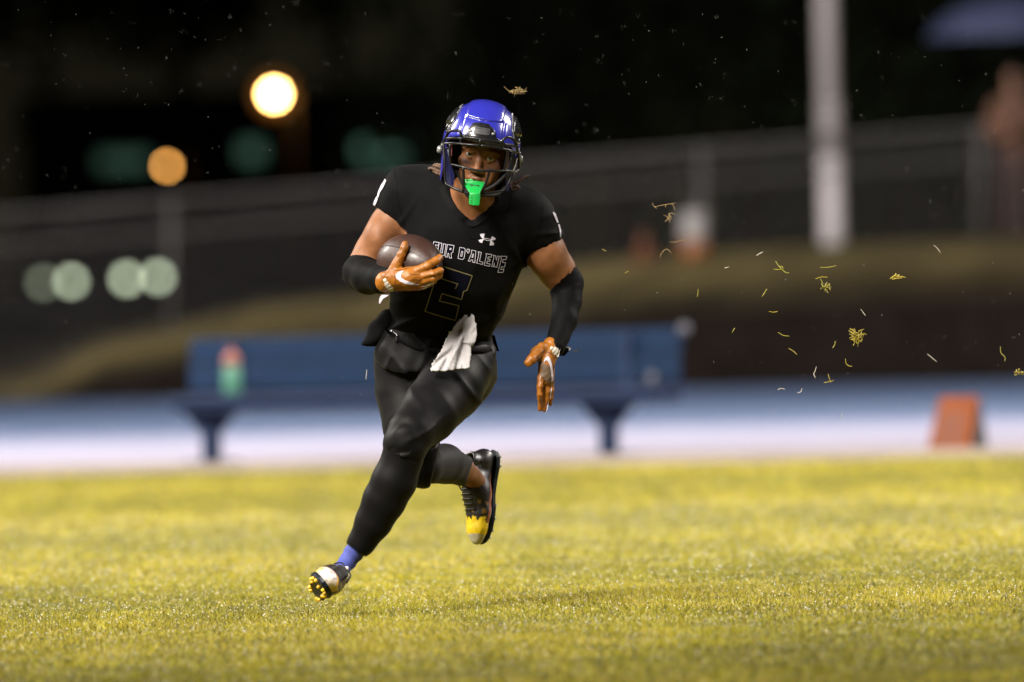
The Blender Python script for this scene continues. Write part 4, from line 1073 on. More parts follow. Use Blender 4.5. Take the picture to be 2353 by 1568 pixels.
g1, bg1 = glove(cg, .1288,
    [[((840, 1000), -.345, 195), ((920, 985), -.362, 190)], [((930, 940), d, 160), ((1080, 930), d - .010, 175), ((1260, 930), d - .020, 180), ((1400, 920), d - .022, 140)],
     [((1100, 1040), d, 120), ((1400, 1030), d - .012, 125)]],
    [[((960, 860), d - .004, 120), ((1030, 690), d - .008, 95), ((1110, 520), d - .012, 72), ((1165, 400), d - .010, 72), ((1180, 330), d - .006, 66)],          # thumb
     [((1250, 830), d - .02, 95), ((1420, 790), d - .030, 82), ((1580, 715), d - .032, 80), ((1730, 625), d - .020, 74), ((1800, 565), d + .000, 58), ((1795, 560), d + .02, 48)],
     [((1340, 920), d - .02, 85), ((1520, 895), d - .034, 70), ((1680, 855), d - .036, 70), ((1800, 805), d - .020, 66), ((1822, 790), d + .006, 50)],
     [((1360, 1000), d - .02, 80), ((1520, 980), d - .030, 66), ((1680, 945), d - .030, 64), ((1790, 890), d - .012, 58), ((1800, 880), d + .008, 45)],
     [((1330, 1070), d - .01, 70), ((1480, 1060), d - .020, 56), ((1600, 1035), d - .020, 54), ((1700, 985), d - .006, 48)]],
    [[((1060, 1180), -.46, 10), ((990, 1080), -.47, 10), ((980, 960), -.47, 10), ((1000, 860), -.46, 10)], [((910, 800), -.46, 8), ((905, 870), -.455, 8)],
     [((860, 810), -.46, 8), ((835, 880), -.455, 8)], [((1500, 870), -.425, 14), ((1620, 835), -.428, 14), ((1740, 780), -.415, 12)], [((1480, 950), -.42, 12), ((1640, 920), -.42, 12), ((1760, 860), -.41, 10)]])
SW1 = [(1160, 805), (1125, 840), (1102, 880), (1112, 925), (1200, 975), (1320, 1015), (1445, 1048), (1300, 1052), (1180, 1030), (1080, 985), (1025, 935), (1012, 885), (1060, 828), (1110, 808)]
lmake(patch([[cg(c) for c in SW1]], bg1, .0012, 1.4, -.41), "glove_logo", m_white, g1)
for q in ([(790, 960), (832, 930), (858, 975), (812, 1010)], [(814, 1018), (866, 985), (898, 1030), (828, 1076)], [(834, 1085), (906, 1040), (940, 1080), (872, 1120)], [(878, 1128), (948, 1090), (970, 1115), (968, 1165), (888, 1155)]):
    lmake(patch([[cg(c) for c in q]], bg1, .0025, 1.6, -.40, .002), "wrist_strap", m_rub, g1)
lmake(patch([[cg(c) for c in [(1540, 1060), (1700, 990), (1690, 1020), (1580, 1075), (1450, 1085)]]], bg1, .001, 1.6, -.40), "glove_trim", m_rub, g1)
def flag(poly, fmap, d0, m, parent, name, curl=.02):
    n = len(poly); mb = MB(); v, e, f, _, _, _ = delaunay_2d_cdt([Vector(fmap(c)) for c in poly], [], [list(range(n))], 1, 1e-4)
    c0 = fmap(poly[0]); 
    mb.add([L(p.x, p.y, d0 + curl * ((p.x - c0[0]) ** 2 + (p.y - c0[1]) ** 2) ** .5 / 30) for p in v], [tuple(t) for t in f])
    o = lmake(mb, name, m, parent, False); s_ = o.modifiers.new("solid", 'SOLIDIFY'); s_.thickness = .0025
m_seam = mat("glove_seam", (0.085, 0.022, 0.004), 0.7)
for ln_ in ([(930, 760), (1010, 800), (1120, 790), (1250, 745)], [(985, 830), (1000, 930), (1010, 1060), (1030, 1170)], [(1060, 640), (1130, 660), (1190, 640)], [(1500, 700), (1530, 760)], [(1640, 640), (1670, 700)], [(1250, 850), (1330, 870), (1420, 865)], [(1290, 960), (1400, 965), (1480, 955)]):
    lmake(ribbon([[cg(c) for c in ln_]], bg1, 1.1, .0008, 2, -.41, False), "glove_seam", m_seam, g1)
flag([(900, 1232), (770, 1228), (735, 1270), (718, 1330), (716, 1375), (735, 1385), (770, 1330), (800, 1292)], cg, -.36, m_white, g1, "pull_tab")
d = -.185
g2, bg2 = glove(cg2, .13806,
    [[((715, 270), -.165, 150), ((690, 350), -.172, 140)], [((690, 380), d, 125), ((640, 520), d - .004, 125), ((625, 640), d - .006, 122), ((620, 760), d - .006, 120), ((620, 840), d - .006, 112)],
     [((560, 300), d - .01, 90), ((470, 400), d - .02, 100), ((420, 470), d - .03, 85)]],
    [[((440, 440), d - .03, 88), ((380, 500), d - .045, 80), ((325, 555), d - .05, 62), ((335, 570), d - .05, 56)],
     [((540, 800), d - .020, 66), ((528, 960), d - .030, 58), ((522, 1080), d - .030, 52), ((518, 1150), d - .024, 44)],
     [((575, 850), d - .006, 58), ((560, 1040), d - .008, 50), ((535, 1200), d - .004, 44), ((520, 1330), d + .004, 38)],
     [((640, 860), d - .002, 58), ((645, 1030), d - .006, 50), ((625, 1190), d - .002, 44), ((595, 1340), d + .008, 36)],
     [((705, 850), d + .004, 54), ((712, 1010), d + .002, 46), ((702, 1140), d + .006, 40), ((690, 1245), d + .014, 34)]],
    [[((560, 430), d - .12, 10), ((620, 400), d - .12, 12), ((720, 430), d - .12, 12), ((775, 560), d - .11, 10)],
     [((606, 880), d - .030, 22), ((585, 1000), d - .035, 22), ((566, 1180), d - .03, 18)], [((676, 905), d - .026, 20), ((680, 1040), d - .030, 20), ((664, 1180), d - .025, 18)], [((735, 920), d - .02, 14), ((742, 1060), d - .02, 14)],
     [((540, 985), d - .105, 6), ((570, 1000), d - .10, 6)], [((405, 505), d - .13, 8), ((440, 560), d - .12, 8)]], pitch=.0024, body_k=.010)
lmake(patch([[cg2(c) for c in [(480, 460), (540, 490), (590, 570), (700, 620), (728, 740), (722, 880), (650, 890), (560, 800), (515, 740), (550, 690), (500, 560)]]], bg2, .0009, 1.6, -.24), "mesh_panel", m_glovedk, g2)
SW2 = [(595, 560), (592, 520), (615, 470), (660, 450), (690, 480), (712, 560), (730, 690), (735, 800), (725, 900), (712, 960), (706, 900), (708, 790), (700, 680), (680, 590), (650, 530), (625, 510), (605, 535)]
lmake(patch([[cg2(c) for c in SW2]], bg2, .0020, 1.2, -.24), "glove_logo", m_white, g2)
for SWx in ([(712, 960), (718, 990), (708, 1090), (690, 1150), (678, 1150), (684, 1060), (700, 1000)], [(655, 1200), (668, 1215), (650, 1320), (628, 1370), (630, 1290)]):
    lmake(patch([[cg2(c) for c in SWx]], bg2, .0018, 1.2, -.22), "glove_logo", m_white, g2)
for q in ([(690, 300), (720, 285), (740, 300), (716, 345), (700, 330)], [(752, 300), (800, 310), (780, 355), (730, 400), (722, 355)], [(810, 312), (856, 325), (850, 380), (772, 430), (745, 410), (790, 360)], [(850, 395), (830, 465), (790, 440), (782, 432)]):
    lmake(patch([[cg2(c) for c in q]], bg2, .0025, 1.6, -.22, .002), "wrist_strap", m_rub, g2)
for ln_ in ([(560, 390), (610, 370), (690, 395), (750, 450)], [(440, 470), (490, 440), (540, 400), (600, 330)], [(350, 500), (380, 520), (400, 560)], [(520, 960), (575, 985)], [(515, 1090), (560, 1110)], [(760, 600), (765, 760), (755, 900)], [(545, 760), (600, 850), (625, 900)]):
    lmake(ribbon([[cg2(c) for c in ln_]], bg2, 1.1, .0008, 2, -.24, False), "glove_seam", m_seam, g2)
flag([(860, 440), (870, 330), (920, 295), (990, 285), (1035, 320), (1000, 360), (930, 440)], cg2, -.15, m_navy, g2, "pull_tab")
flag([(890, 312), (930, 293), (990, 283), (1035, 318), (1010, 350), (990, 345), (1000, 312), (960, 302)], cg2, -.153, m_white, g2, "pull_tab_edge")

# ---- cleats
FOOT = [(-.205, .0), (-.198, .020), (-.180, .031), (-.150, .034), (-.110, .031), (-.060, .036), (-.02, .044), (.015, .047), (.05, .043), (.075, .032), (.090, .018), (.096, 0)]
def cleat(org, Lx, Nx, paint, stud_m, white_sock=False):
    """org: ball of the foot on the sole; Lx: heel->toe; Nx: out of the sole"""
    Lx = np.array(Lx, float); Lx /= np.linalg.norm(Lx); Nx = np.array(Nx, float); Nx -= Lx * (Nx @ Lx); Nx /= np.linalg.norm(Nx); Sx = np.cross(Lx, Nx)
    T = lambda l, s, u: org + Lx * l + Sx * s - Nx * u
    f = Field((-.235, -.075, -.02), (.12, .075, .14), .0036)      # own frame: l, s, up
    f.chain([((-.172, 0, .032), .029), ((-.11, 0, .036), .031), ((-.06, 0, .036), .040)], k=.01)
    f.chain([((-.06, 0, .036), .042), ((0, 0, .026), .047), ((.05, 0, .022), .040), ((.074, 0, .018), .027)], k=.012, asp=.70)
    f.chain([((-.035, 0, .038), .030), ((-.07, 0, .050), .033), ((-.10, 0, .068), .032)], k=.02)
    f.chain([((-.158, 0, .05), .030), ((-.148, 0, .085), .031), ((-.142, 0, .10), .033)], k=.02)
    f.chain([((-.09, 0, .060), .030), ((-.045, 0, .045), .034)], k=.025)
    f.clip(lambda X, Y, Z: -Z, .002); f.clip(lambda X, Y, Z: Z - (.098 + .22 * (X + .14)), .003)
    f.chain([((-.142, 0, .075), .030), ((-.142, 0, .13), .030)], op='-', k=.003)
    f.chain([((-.105, 0, .088), .010), ((-.088, 0, .098), .008), ((-.08, 0, .106), .006)], k=.006, asp=1)
    Vx, Qx = f.mesh(1); P = org + Vx[:, :1] * Lx + Vx[:, 1:2] * Sx - Vx[:, 2:3] * Nx
    up = link_mesh("cleat", l2w(P), Qx, m_cleat, person, colors=paint(Vx))
    mb = MB(); prof = [(l, hw) for l, hw in FOOT] + [(l, -hw) for l, hw in FOOT[-2:0:-1]]; n = len(prof)
    bend = lambda l: .006 if -.09 < l < -.04 else 0
    mb.add([T(l, s * .97, .006) for l, s in prof] + [T(l, s, -.003) for l, s in prof] + [T(l * .97, s * .9, -.009 + bend(l)) for l, s in prof],
           [(i, (i + 1) % n, n + (i + 1) % n, n + i) for i in range(n)] + [(n + i, n + (i + 1) % n, 2 * n + (i + 1) % n, 2 * n + i) for i in range(n)] + [tuple(range(2 * n, 3 * n)), tuple(range(n - 1, -1, -1))])
    lmake(mb, "sole", m_sole, up, False)
    for l, s in ((.072, .018), (.072, -.018), (.050, .029), (.050, -.029), (.012, .033), (.012, -.033), (-.03, .027), (-.03, -.027), (.03, 0), (-.155, .024), (-.155, -.024), (-.185, .016), (-.185, -.016)):
        mb = MB(); c = T(l, s, -.008); mb.lathe([(.0070, 0), (.0060, .005), (.0050, .009), (.003, .0105)], c, 10, [Lx, Sx, Nx]); lmake(mb, "stud", stud_m, up)
    bv = BVHTree.FromPolygons([Vector(v) for v in Vx.tolist()], Qx.tolist())
    def on(l, s, off=.0022):
        h = bv.ray_cast(Vector((l, s, .2)), Vector((0, 0, -1))); 
        return T(l, s, (h[0].z if h[0] else .06) + off)
    for i in range(6):
        l = -.070 + i * .0145; mb = MB(); w_ = .022 + .001 * i
        mb.tube([on(l - .004, s) for s in np.linspace(-w_, w_, 7)], .0024, 6); lmake(mb, "lace", m_lace, up)
    mb = MB(); mb.tube(spline([on(-.072, 0, .004), on(-.078, .022, .012), on(-.062, .034, .004)]), .0024, 6); mb.tube(spline([on(-.072, 0, .004), on(-.076, -.024, .014), on(-.056, -.036, .004)]), .0024, 6)
    lmake(mb, "lace_bow", m_lace, up)
    return up
def mixc(c, wt, col): wt = np.clip(wt, 0, 1)[:, None]; return c * (1 - wt) + np.array(col) * wt
def n3(V, f, ph): x, y, z = V.T * f; return np.sin(x + 1.7 * np.sin(y + ph)) * np.sin(y * 1.3 + np.sin(z * 1.1) + ph) * np.sin(z + x * .6)
def paint_front(V):
    l, s, u = V.T; c = np.tile(np.array([.030, .020, .022]), (len(V), 1))
    c = mixc(c, (n3(V, 90, 1) > .18) * (l > -.12) * (u < .055) * .8, (.22, .12, .07))
    e = .064 - .62 * s + n3(V, 70, .3) * .008
    c = mixc(c, (l > e - .016) * 1., (.66, .36, .04)); c = mixc(c, (l > e) * 1., (.66, .56, .48))
    c = mixc(c, (np.abs(s) > .030) * (u < .03) * (l > -.08) * (n3(V, 60, 2) > -.1) * .9, (.55, .36, .08)); c = mixc(c, (n3(V, 120, 4) > .45) * (l > -.02) * .5, (.12, .10, .16))
    c = mixc(c, (u > .088) * (l > -.112) * 1., (.6, .56, .55)); return c
def paint_back(V):
    l, s, u = V.T; c = np.tile(np.array([.014, .011, .011]), (len(V), 1))
    e = .032 + n3(V, 110, .7) * .022 - np.abs(s) * .3
    c = mixc(c, (n3(V, 110, 3) > .35) * (u < .06) * (l > -.03) * .8, (.20, .12, .02))
    c = mixc(c, (l > e) * 1., (.95, .66, .015)); c = mixc(c, (l > .072) * 1., (.55, .50, .36))
    c = mixc(c, (np.abs(s) > .028) * (u < .022) * (l > -.12) * (l < .03) * .9, (.36, .08, .03)); c = mixc(c, (np.abs(s) > .022) * (u < .012) * (l > -.10) * (l < .05) * 1., (.6, .55, .5)); return c
cleat(L(738, 1346, -.40), (.085, .13, -.987), (-.79, -.58, -.14), paint_front, m_stud)
cleat(L(1115, 1182, .335), (-.13, -.97, -.20), (.80, -.08, .60), paint_back, m_studw)

# ---- helmet
m_glint = mat('edge_glint', (0.10, 0.10, 0.11), 0.25, coat=.4)
m_navyg = mat('flap_navy', (0.004, 0.005, 0.035), 0.5, spec=.15)
HR, HY, HP = R_(10), R_(4), R_(13)
hz = np.array([-math.sin(HY) * math.cos(HP), -math.sin(HP), -math.cos(HY) * math.cos(HP)])
hx_ = np.array([math.cos(HR), -math.sin(HR), 0]); hx_ -= hz * (hx_ @ hz); hx_ /= np.linalg.norm(hx_)
hy_ = np.array([math.sin(HR), math.cos(HR), 0]); hy_ -= hz * (hy_ @ hz) + hx_ * (hy_ @ hx_); hy_ /= np.linalg.norm(hy_)
HA = np.array([hx_, hy_, hz]); HC = L(1106, 331, -.245)
def sstep(a, b, x): t = np.clip((x - a) / (b - a), 0, 1); return t * t * (3 - 2 * t)
def shell_d(x, y, z, off=0.0):
    a, b, c = .119 + off, .131 + off, .150 + off
    yy = np.where(y > 0, y, y * .30); ax = np.where(y < 0, a * (1 + y * .55), a)
    zc = np.where((y < 0), c * (1 + y * .9), c)
    k = np.sqrt((np.abs(x) / ax) ** 2.15 + (np.abs(yy) / b) ** 2.1 + (z / zc) ** 2)
    return (k - 1) * .122
def xb(y): return np.clip(.077 + .34 * (.108 - y), .060, .2)
def opening(x, y, z):
    brow = y - (.034 - 1.2 * x * x)
    win = np.maximum(np.maximum(np.abs(x) - (.094 + .05 * np.clip(-y, 0, .2)), brow), -z)
    jaw = np.maximum(y - .010, (.062 + y * .25) - z)
    return np.minimum(win, jaw)
def helmet_part(name, fn, m, pitch=.0032, parent=person, sm=1):
    lim = np.array([.145, .15, .175]); lo, hi = HC - .21, HC + .21
    f = Field(lo, hi, pitch); X, Y, Z = f.full(); X = X - HC[0]; Y = Y - HC[1]; Z = Z - HC[2]
    x = X * hx_[0] + Y * hx_[1] + Z * hx_[2]; y = X * hy_[0] + Y * hy_[1] + Z * hy_[2]; z = X * hz[0] + Y * hz[1] + Z * hz[2]
    f.f = fn(x, y, z).astype(np.float32); Vx, Qx = f.mesh(sm)
    return link_mesh(name, l2w(Vx), Qx, m, parent), bvh_of(Vx, Qx)
def base_cut(d, x, y, z):
    d = smax(d, -opening(x, y, z), .006); return smax(d, -(y + .128 - .18 * np.clip(-z, -.2, .2)), .004)
def relief(x, y, z):
    top = sstep(.052, .058, np.abs(x)); front = sstep(.094, .099, y - .0 * z) + sstep(-.06, -.07, z)
    r = -.0040 * (1 - top) * np.clip(front, 0, 1)
    r += .0028 * np.exp(-((np.abs(x) - .062 - .10 * np.clip(.09 - y, 0, .1)) / .0035) ** 2) * (y < .095)
    r += .0022 * np.exp(-((y - .0965) / .0022) ** 2) * (np.abs(x) < .054) * (z > 0)
    return r
def f_blue(x, y, z):
    d = shell_d(x, y, z) + relief(x, y, z); d = np.maximum(d, -shell_d(x, y, z, -.011)); d = base_cut(d, x, y, z)
    return smax(d, -np.maximum(xb(y) - np.abs(x), .022 - y), .003)
helmet, bhm = helmet_part("helmet", f_blue, m_blue)
def f_side(x, y, z):
    d = shell_d(x, y, z, .0005); d = np.minimum(d, np.maximum(shell_d(x, y, z, .006), np.abs(y - .075) + np.abs(z + .01) * .25 - .030)); d = np.maximum(d, -shell_d(x, y, z, -.011))
    for zz in (-.03, .02): d = smax(d, -(np.sqrt(((y - .055) / 2.2) ** 2 + (z - zz) ** 2) - .008), .003)
    d = smax(d, xb(y) + .0035 - np.abs(x), .003); return smax(d, .0245 - y, .003)
for sx in (-1, 1): helmet_part("side_panel", lambda x, y, z: np.maximum(f_side(x, y, z), -sx * x), m_gloss, parent=helmet)
helmet_part("liner", lambda x, y, z: smax(base_cut(np.maximum(shell_d(x, y, z, -.0125), -shell_d(x, y, z, -.028)), x, y, z), -(np.maximum(np.abs(x) - .072, y - .022)) + 0 * z - np.where(z > -.02, 0, 1.), .006), m_pad, .0045, parent=helmet)
def hp(x, y, z): return HC + hx_ * x + hy_ * y + hz * z
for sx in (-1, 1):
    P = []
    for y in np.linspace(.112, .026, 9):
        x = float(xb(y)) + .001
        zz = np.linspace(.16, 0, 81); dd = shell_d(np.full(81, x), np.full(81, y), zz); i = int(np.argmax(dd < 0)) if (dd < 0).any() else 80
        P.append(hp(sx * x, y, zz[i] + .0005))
    mb = MB(); mb.tube(P, .0021, 6); lmake(mb, "edge_glint", m_glint, helmet)  # grey tube added to imitate the highlight along the panel edge
m_dum = 0
def zq(c): return (973.8 + c[0] * .2025, 202 + c[1] * .2025)
def zb_(c): return (995.5 + c[0] * .0981, 209.2 + c[1] * .0981)
lmake(patch([[(1060, 311), (1075, 309), (1110, 312), (1140, 318), (1157, 326), (1157, 340), (1135, 333), (1075, 325), (1060, 326)]], bhm, .004, 2.5, -.39, .006), "front_bumper", m_gloss, helmet)
lmake(patch([[zb_(c) for c in [(800, 1080), (830, 910), (950, 757), (1120, 755), (1300, 790), (1440, 950), (1475, 1150), (1300, 1120), (1000, 1085)]]], bhm, .0035, 2.2, -.39, .005), "brow_badge", m_gloss, helmet)
lmake(patch([[zb_(c) for c in [(985, 868), (1315, 918), (1292, 1045), (950, 1005)]]], bhm, .0055, 2, -.39, .003), "badge_plate", m_pad, helmet)
pl = [[zb_(c) for c in [(985, 868), (1315, 918), (1292, 1045), (950, 1005)]]]
lmake(ribbon(pl, bhm, .7, .0068, 2), "badge_plate_rim", m_grey, helmet)
for k in range(7):
    c0 = (1000 + k * 40, 905 + k * 6); lmake(ribbon([[zb_((c0[0], c0[1])), zb_((c0[0] + 22, c0[1] + 3)), zb_((c0[0] + 8, c0[1] + 88)), zb_((c0[0] - 14, c0[1] + 85))]], bhm, .55, .0068, 2), "badge_lettering", m_grey, helmet)
for c in ((888, 948), (1388, 1020)):
    p, n_ = drop(bhm, *zb_(c), .004, -.39); mb = MB(); n_ = n_ if n_ is not None else np.array([0, 0, -1.]); t1 = np.cross(n_, [0, 1, 0]); t1 /= np.linalg.norm(t1); t2 = np.cross(n_, t1)
    mb.lathe([(.0048, -.002), (.0048, .002), (.003, .0035)], p, 12, [t1, t2, n_]); lmake(mb, "screw", m_clear, helmet)
# face mask bars lie on a bowed surface in front of the face
def mask_pt(px, py, zf=.168, xf=.128):
    for dd in np.arange(-.60, -.05, .002):
        p = L(px, py, dd) - HC; x, y, z = p @ hx_, p @ hy_, p @ hz
        if (abs(x) / xf) ** 2.3 + (abs(z) / zf) ** 2.3 < 1: return L(px, py, dd)
    best = min(np.arange(-.42, -.1, .004), key=lambda dd: abs((L(px, py, dd) - HC) @ hx_) / xf + abs((L(px, py, dd) - HC) @ hz - .04)); return L(px, py, best)
BARS = [
    [(215, 632), (240, 590), (275, 515), (310, 490), (395, 488), (418, 510), (420, 560), (415, 640)],
    [(215, 634), (320, 630), (415, 638), (530, 648), (640, 655)],
    [(440, 562), (540, 568), (640, 585), (760, 600), (885, 625)], [(640, 585), (640, 655)], [(250, 575), (350, 572), (440, 578)],
    [(885, 690), (890, 640), (905, 590), (940, 562), (985, 568), (1030, 602), (1055, 660), (1068, 740)],
    [(640, 655), (760, 668), (885, 692), (980, 715), (1068, 742)], [(900, 640), (980, 650), (1045, 665)],
    [(222, 630), (228, 740), (234, 850), (240, 980), (248, 1075), (275, 1105), (350, 1145), (440, 1180), (540, 1205), (650, 1200), (760, 1192), (860, 1175), (920, 1150), (965, 1085), (1000, 1010), (1035, 955)],
    [(300, 868), (380, 885), (450, 903), (540, 925), (620, 940), (745, 945), (850, 945), (940, 943), (1030, 960)],
    [(1068, 740), (1078, 800), (1080, 870), (1070, 930), (1030, 960)],
    [(447, 900), (452, 1000), (452, 1090), (446, 1182)], [(745, 945), (728, 1010), (700, 1090), (660, 1198)],
    [(300, 640), (296, 740), (300, 868)], [(955, 712), (935, 830), (915, 942)],
]
mb = MB()
for b in BARS: mb.tube(spline([mask_pt(*zq(c)) for c in b], 4), .0042, 8)
lmake(mb, "face_mask", m_bar, helmet)
for q in ([(300, 640), (322, 640), (318, 775), (298, 770)], [(948, 720), (968, 725), (950, 930), (918, 925)]):
    mb = MB(); P = [mask_pt(*zq(c), zf=.150, xf=.118) for c in q]; mb.add(P + [p + hz * -.008 for p in P], [(0, 1, 2, 3), (7, 6, 5, 4), (0, 4, 5, 1), (1, 5, 6, 2), (2, 6, 7, 3), (3, 7, 4, 0)]); lmake(mb, "red_pad", m_pink, helmet, False, .001)
for c, sx in (((183, 700), -1), ((1092, 808), 1)):
    p = L(*zq(c), -.27); mb = MB(); ax = [hy_, hz, hx_ * sx]
    mb.lathe([(.012, -.006), (.0125, .002), (.010, .007), (.004, .009)], p, 14, ax); mb.box(p + hy_ * .016 - hx_ * sx * .004, (.006, .010, .003), ax)
    lmake(mb, "chin_clip", m_clear, helmet, True)
# lettering running down the jaw flaps
def word(txt, c0, c1, hgt, m, zf, xf):
    cu = bpy.data.curves.new("t", 'FONT'); cu.body = txt; cu.resolution_u = 2; ob = bpy.data.objects.new("t", cu); COL.objects.link(ob); bpy.context.view_layer.update()
    me = ob.to_mesh(); P = np.array([v.co[:] for v in me.vertices]); Fc = [tuple(p.vertices) for p in me.polygons]; ob.to_mesh_clear(); bpy.data.objects.remove(ob); bpy.data.curves.remove(cu)
    c0, c1 = np.array(zq(c0)), np.array(zq(c1)); u = c1 - c0; n_ = np.array([u[1], -u[0]]) / np.linalg.norm(u); t = P[:, 0] / P[:, 0].max(); h = P[:, 1] / P[:, 1].max()
    mb = MB(); mb.add([mask_pt(*(c0 + u * a + n_ * hgt * b), zf=zf, xf=xf) for a, b in zip(t, h)], Fc); lmake(mb, "flap_lettering", m, helmet, False)
for sgn, q in ((-1, [(240, 690), (290, 690), (300, 860), (345, 1000), (330, 1110), (285, 1090), (250, 1060), (242, 850)]), (1, [(985, 760), (1035, 745), (1045, 850), (1000, 960), (960, 1060), (930, 1120), (925, 1000), (950, 900)])):
    P2 = [zq(c) for c in q]; n = len(P2); A_ = [mask_pt(*p, zf=.140, xf=.121) for p in P2]; B_ = [p - hz * .012 for p in A_]; mb = MB()
    mb.add(A_ + B_, [tuple(range(n)), tuple(range(2 * n - 1, n - 1, -1))] + [(i, (i + 1) % n, n + (i + 1) % n, n + i) for i in range(n)]); lmake(mb, "jaw_flap", m_navyg, helmet, True, .0015)
word("SCHUTT", (268, 700), (292, 850), 3.2, m_white, .146, .124); word("SCHUTT", (950, 925), (1012, 790), 3.2, m_grey, .146, .124)

# chin strap, mouthguard
mb = MB(); f = Field(E0 - .2, E0 + .2, .0035)
f.ell(fc(-.002, -.114, .000), (.027, .022, .018), A=FA); f.ell(fc(-.002, -.098, -.03), (.030, .03, .03), op='-', k=.004, A=FA)
Vx, Qx = f.mesh(1); strap = link_mesh("chin_strap", l2w(Vx), Qx, m_pad, person)
for ends in ([fc(-.026, -.108, .002), fc(-.055, -.075, -.015), L(*zq((300, 900)), -.30)], [fc(.024, -.108, .002), fc(.060, -.080, -.012), L(*zq((960, 960)), -.31)], [fc(.024, -.118, -.002), fc(.07, -.11, -.02), L(*zq((930, 1130)), -.29)]):
    mb = MB(); mb.tube(spline(ends, 5), .0055, 6); lmake(mb, "strap", m_pad, strap)
GP = [zq(c) for c in [(460, 1036), (500, 1040), (540, 1030), (562, 1050), (620, 1058), (690, 1070), (692, 1095), (668, 1128), (640, 1180), (640, 1250), (632, 1296), (638, 1310), (622, 1338), (560, 1335), (512, 1318), (515, 1250), (520, 1190), (490, 1150), (466, 1112)]]
def gd(x, y): return -.372 - .062 * sstep(418, 446, y) + .00002 * (x - 1090) ** 2
def slab(poly, dfn, th, name, m, parent, bev=.002):
    n = len(poly); mb = MB(); v, e, f_, _, _, _ = delaunay_2d_cdt([Vector(p) for p in poly] + [Vector((x, y)) for x in np.arange(1068, 1112, 4) for y in np.arange(414, 472, 4)], [], [list(range(n))], 1, 1e-4)
    A_ = [L(p.x, p.y, dfn(p.x, p.y)) for p in v]; B_ = [L(p.x, p.y, dfn(p.x, p.y) + th) for p in v]; k = len(v); mb.add(A_ + B_, [tuple(t) for t in f_] + [tuple(k + i for i in reversed(t)) for t in f_])
    ed = {}
    for t in f_:
        for i in range(len(t)): ed[(t[i], t[(i + 1) % len(t)])] = 1
    mb.f += [(i, k + i, k + j, j) for (i, j) in ed if (j, i) not in ed]
    return lmake(mb, name, m, parent, True, bev)
guard = slab(GP, gd, .011, "mouthguard", m_green, person)
slab([zq(c) for c in [(525, 1092), (628, 1104), (630, 1122), (532, 1118)]], lambda x, y: gd(x, y) - .0008, .002, "air_slot", m_pad, guard, 0)
for y0 in (1215, 1240, 1265, 1290):
    slab([zq(c) for c in [(525, y0), (548, y0 + 2), (548, y0 + 12), (525, y0 + 10)]], lambda x, y: gd(x, y) - .0016, .003, "grip_ridge", m_green, guard, 0)

# ================================================================== GRASS, DEW, RAIN, FLYING TURF
def big_mesh(name, V, T, m, colors=None, kind=None, smooth=False):
    me = bpy.data.meshes.new(name); nv, ntri = len(V), len(T)
    me.vertices.add(nv); me.vertices.foreach_set("co", np.asarray(V, np.float32).ravel())
    me.loops.add(ntri * 3); me.loops.foreach_set("vertex_index", np.asarray(T, np.int32).ravel())
    me.polygons.add(ntri); me.polygons.foreach_set("loop_start", np.arange(0, ntri * 3, 3, dtype=np.int32))
    me.update(calc_edges=True); me.validate()
    if smooth: me.polygons.foreach_set("use_smooth", [True] * ntri)
    if colors is not None:
        ca = me.color_attributes.new("paint", 'FLOAT_COLOR', 'POINT'); c = np.ones((nv, 4), np.float32); c[:, :3] = colors
        ca.data.foreach_set("color", c.ravel())
    me.materials.append(m); o = bpy.data.objects.new(name, me); COL.objects.link(o)
    if kind: o["kind"] = kind
    return o

m_grass = bpy.data.materials.new("grass_blade"); m_grass.use_nodes = True
n = m_grass.node_tree; n.nodes.clear()
o_ = n.nodes.new("ShaderNodeOutputMaterial"); at = n.nodes.new("ShaderNodeAttribute"); at.attribute_name = "paint"
p_ = n.nodes.new("ShaderNodeBsdfPrincipled"); p_.inputs["Roughness"].default_value = .38; p_.inputs["Specular IOR Level"].default_value = .5
t_ = n.nodes.new("ShaderNodeBsdfTranslucent"); mx_ = n.nodes.new("ShaderNodeMixShader"); mx_.inputs[0].default_value = .35
n.links.new(at.outputs["Color"], p_.inputs["Base Color"]); n.links.new(at.outputs["Color"], t_.inputs["Color"])
n.links.new(p_.outputs[0], mx_.inputs[1]); n.links.new(t_.outputs[0], mx_.inputs[2]); n.links.new(mx_.outputs[0], o_.inputs[0])

g = np.random.default_rng(11)
def scatter(z0, z1, dens, margin=2.2):
    hw = .045 * z1 + margin; N = int((z1 - z0) * 2 * hw * dens)
    x = g.uniform(-hw, hw, N); Z = g.uniform(z0, z1, N); ok = np.abs(x) < .045 * Z + margin
    x, y = x[ok], Z[ok] - DIST
    ok = (y + .4456 * x) < 27.25
    return x[ok], y[ok]
X, Y, D_ = [], [], []
for z0, z1, dn, wd in ((26.5, 31, 2600, .0034), (31, 40, 7000, .0023), (40, 46, 2200, .0036), (46, 64, 800, .006)):
    x, y = scatter(z0, z1, dn); X.append(x); Y.append(y); D_.append(np.full(len(x), wd))
x, y, wd = map(np.concatenate, (X, Y, D_)); N = len(x)
cl = np.sin(5.1 * x + 2.3 * np.sin(1.7 * y)) * np.sin(3.3 * y + 1.9 * np.sin(2.9 * x)) * .5 + np.sin(11.3 * x + 3 * y + 2 * np.sin(6 * y)) * np.sin(8.7 * y - 4 * x) * .5
patchy = np.sin(1.1 * x + .8 * np.sin(.6 * y)) * np.sin(.75 * y + 1.1 * np.sin(.9 * x) + 1)
hgt = .0165 * (1 + .28 * cl + .18 * patchy) * g.uniform(.55, 1.35, N); hgt[g.random(N) < .03] *= 1.5
